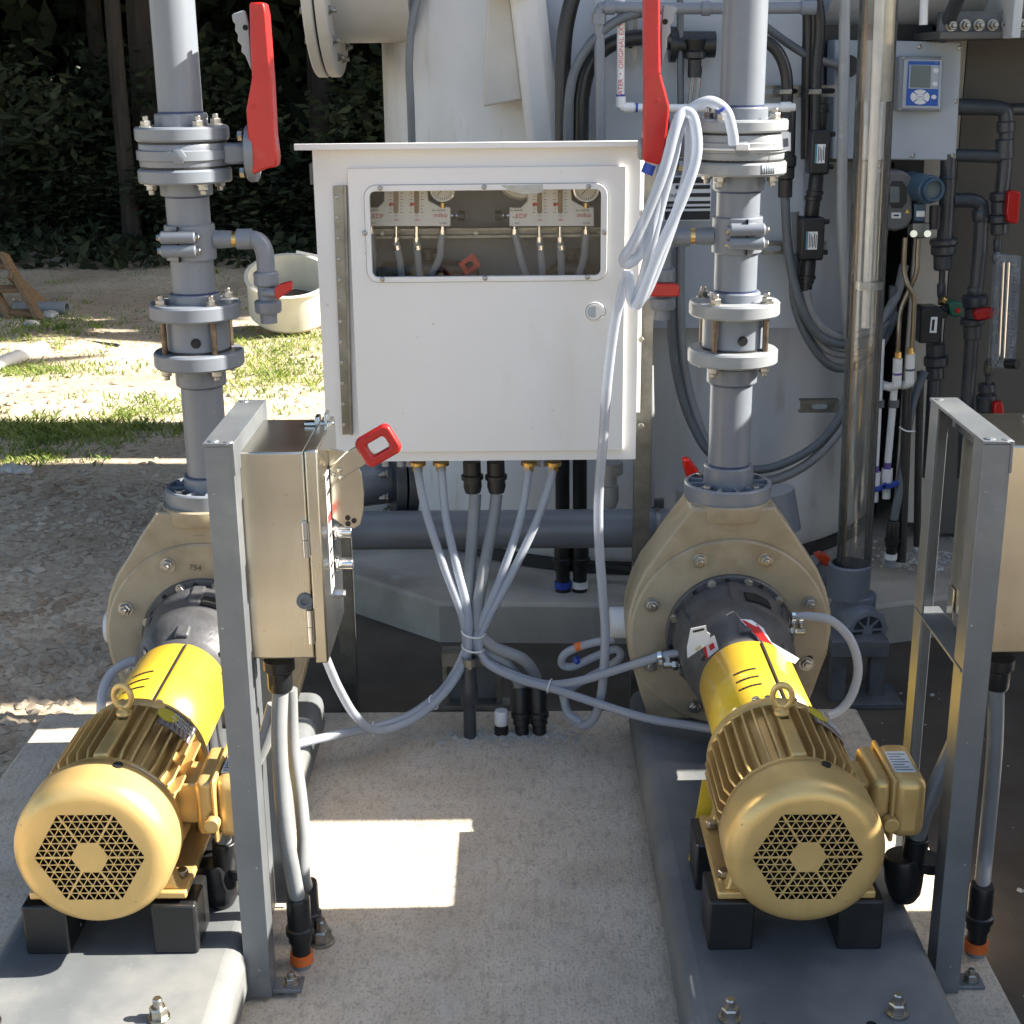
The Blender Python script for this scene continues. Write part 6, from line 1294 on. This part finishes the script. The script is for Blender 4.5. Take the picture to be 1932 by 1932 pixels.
for x0, x1 in ((1893,1884),(1903,1893)): part('float_tube', MB().cyl(at(x0,495,4.092), at(x1,680,4.092), .0045, n=10), chrome, t)
tk = MB()
for k in range(22): y = 515+k*7; xx = 1912-(y-515)*.05; tk.prism([at(xx,y,4.0985),at(xx+(7 if k%5==0 else 4),y,4.0985),at(xx+(7 if k%5==0 else 4),y+1.2,4.0985),at(xx,y+1.2,4.0985)],(0,-.0005,0))
part('scale_print', tk, ink, t); part('knob', MB().cyl(at(1898,686,4.08), at(1920,687,4.05), .014, n=18), black, t, .001)
for x, y in ((1892,500),(1912,500),(1880,684),(1905,592)): inst('block_screw', SCREW, strut, t, at(x,y,4.0995), (0,-1,0))
part('top_elbow', MB().tube([at(1881,478,4.16),at(1877,490,4.15),at(1885,497,4.13)], .010, 12), strut, t); part('bottom_elbow', MB().tube([at(1872,682,4.13),at(1864,684,4.15),at(1862,702,4.16)], .010, 12), strut, t)
pipe('cable_drop', 'grey cable hanging to the black coupling on the tank pad', [(1745,700,4.15),(1727,745,4.14),(1712,810,4.12),(1703,880,4.1),(1696,930,4.08),(1686,985,4.06)], .0125, conduit_dk, 'conduit')
t = thing('pad_coupling', 'black coupling with white band standing on the tank pad', 'coupling', at(1681,1060,4.05)); part('body', fitting(MB(), at(1681,1044,4.05), at(1686,982,4.05), .019), black, t); part('band', MB().cyl(at(1680,1054,4.05), at(1681,1044,4.05), .019, n=16), white_pl, t); part('stub', MB().cyl(at(1679,1068,4.05), at(1680,1054,4.05), .016, n=16), conduit, t)
pipe('black_drop_pipe', 'black pipe dropping to the tank pad beside the white banded coupling', [(1712,730,4.12),(1708,850,4.1),(1704,960,4.08),(1700,1060,4.06)], .0145, black)
pipe('black_drop_pipe', 'straight black pipe at the edge of the right stand', [(1737,700,4.2),(1733,850,4.18),(1730,1030,4.15)], .011, black)
solo('clear_strap', MB().tube([at(1697,806,4.05),at(1710,813,4.03),at(1727,814,4.03)], .0022, 8), white_pl, 'pale tie holding the grey cable beside the right stand', 'cable tie')
solo('ground_cable', MB().tube([at(1080,1055,4.08),at(1160,1072,4.06),at(1240,1078,4.05),at(1330,1080,4.05)], .010, 8), rubber, 'black cable lying along the foot of the white tank', 'cable')
# unseen blockers added to throw the shade, mostly off the right edge
def cabinet(x0, x1, y0, y1, zt, lab):
    t = thing('shade_box', lab, 'cabinet', ((x0+x1)/2,(y0+y1)/2,GZ)); part('enclosure', MB().mm(x0,x1,y0,y1,GZ,zt), panel, t, .006); part('door', MB().mm(x0-.016,x0-.001,y0+.03,y1-.03,GZ+.1,zt-.03), panel, t, .004); part('handle', MB().mm(x0-.04,x0-.0165,y0+.05,y0+.07,zt*.5,zt*.5+.1), black, t, .003); return t  # plain boxes with doors, added as sun blockers
cabinet(1.52, 1.85, 2.70, 3.75, 1.57, 'unseen grey box added for its shade beyond the right edge beside the tanks')
cabinet(1.52, 1.75, 2.06, 2.335, 1.53, 'narrow unseen grey box added for its shade beyond the right edge')
cabinet(1.52, 1.80, .9, 2.0595, 1.09, 'low unseen grey box added for its shade near the camera beyond the right edge')
t = thing('shade_tank', 'tall unseen tank added for its shadow beyond the right edge', 'tank', (3.0,4.7,GZ)); part('shell', MB().lathe((3.0,4.7,GZ),(0,0,1),[(1.12,0),(1.12,4.6),(.8,4.9),(.1,5.0)],64), frp, t)  # added out of view; its shadow darkens the ground behind the pumps
t = thing('shade_screen', 'unseen steel screen on posts added for its shade beyond the right edge', 'shade screen', (1.55,1.5,GZ)); part('tray', MB().mm(1.53,1.535,.7,2.0595,1.27,1.56).mm(1.536,1.75,.7,2.0595,1.27,1.275), galv, t)  # added screen; the gap below it lets sun reach the motor rim
for y in (.75,1.9): part('post', MB().mm(1.81,1.86,y,y+.05,GZ,1.26).mm(1.56,1.86,y,y+.05,1.2605,1.2695), galv, t)
solo('shade_block', MB().mm(1.13,1.515,2.25,2.76,GZ,.135), conc2, 'low unseen concrete block added to shade the soil beyond the right edge of the slab', 'shade block', None, .006)  # added block; keeps sun off the soil right of the slab
t = thing('shade_deck', 'unseen steel deck added to shade the pipework at the upper right', 'platform', (2.2,4.0,2.4)); part('deck', MB().mm(1.45,4,3.7,5.6,2.42,2.46), dull, t); part('edge_beam', MB().mm(1.45,4,3.66,3.7,2.36,2.5), dull, t)  # added overhead to cut sky light on the far right wall
t = thing('shade_stack', 'tall unseen stack added for its shadow behind the white tank', 'stack', (1.2,6.4,GZ)); part('shell', MB().lathe((1.2,6.4,GZ),(0,0,1),[(.34,0),(.34,6.5)],40), frp, t)  # added out of view; throws the dark band across the yard
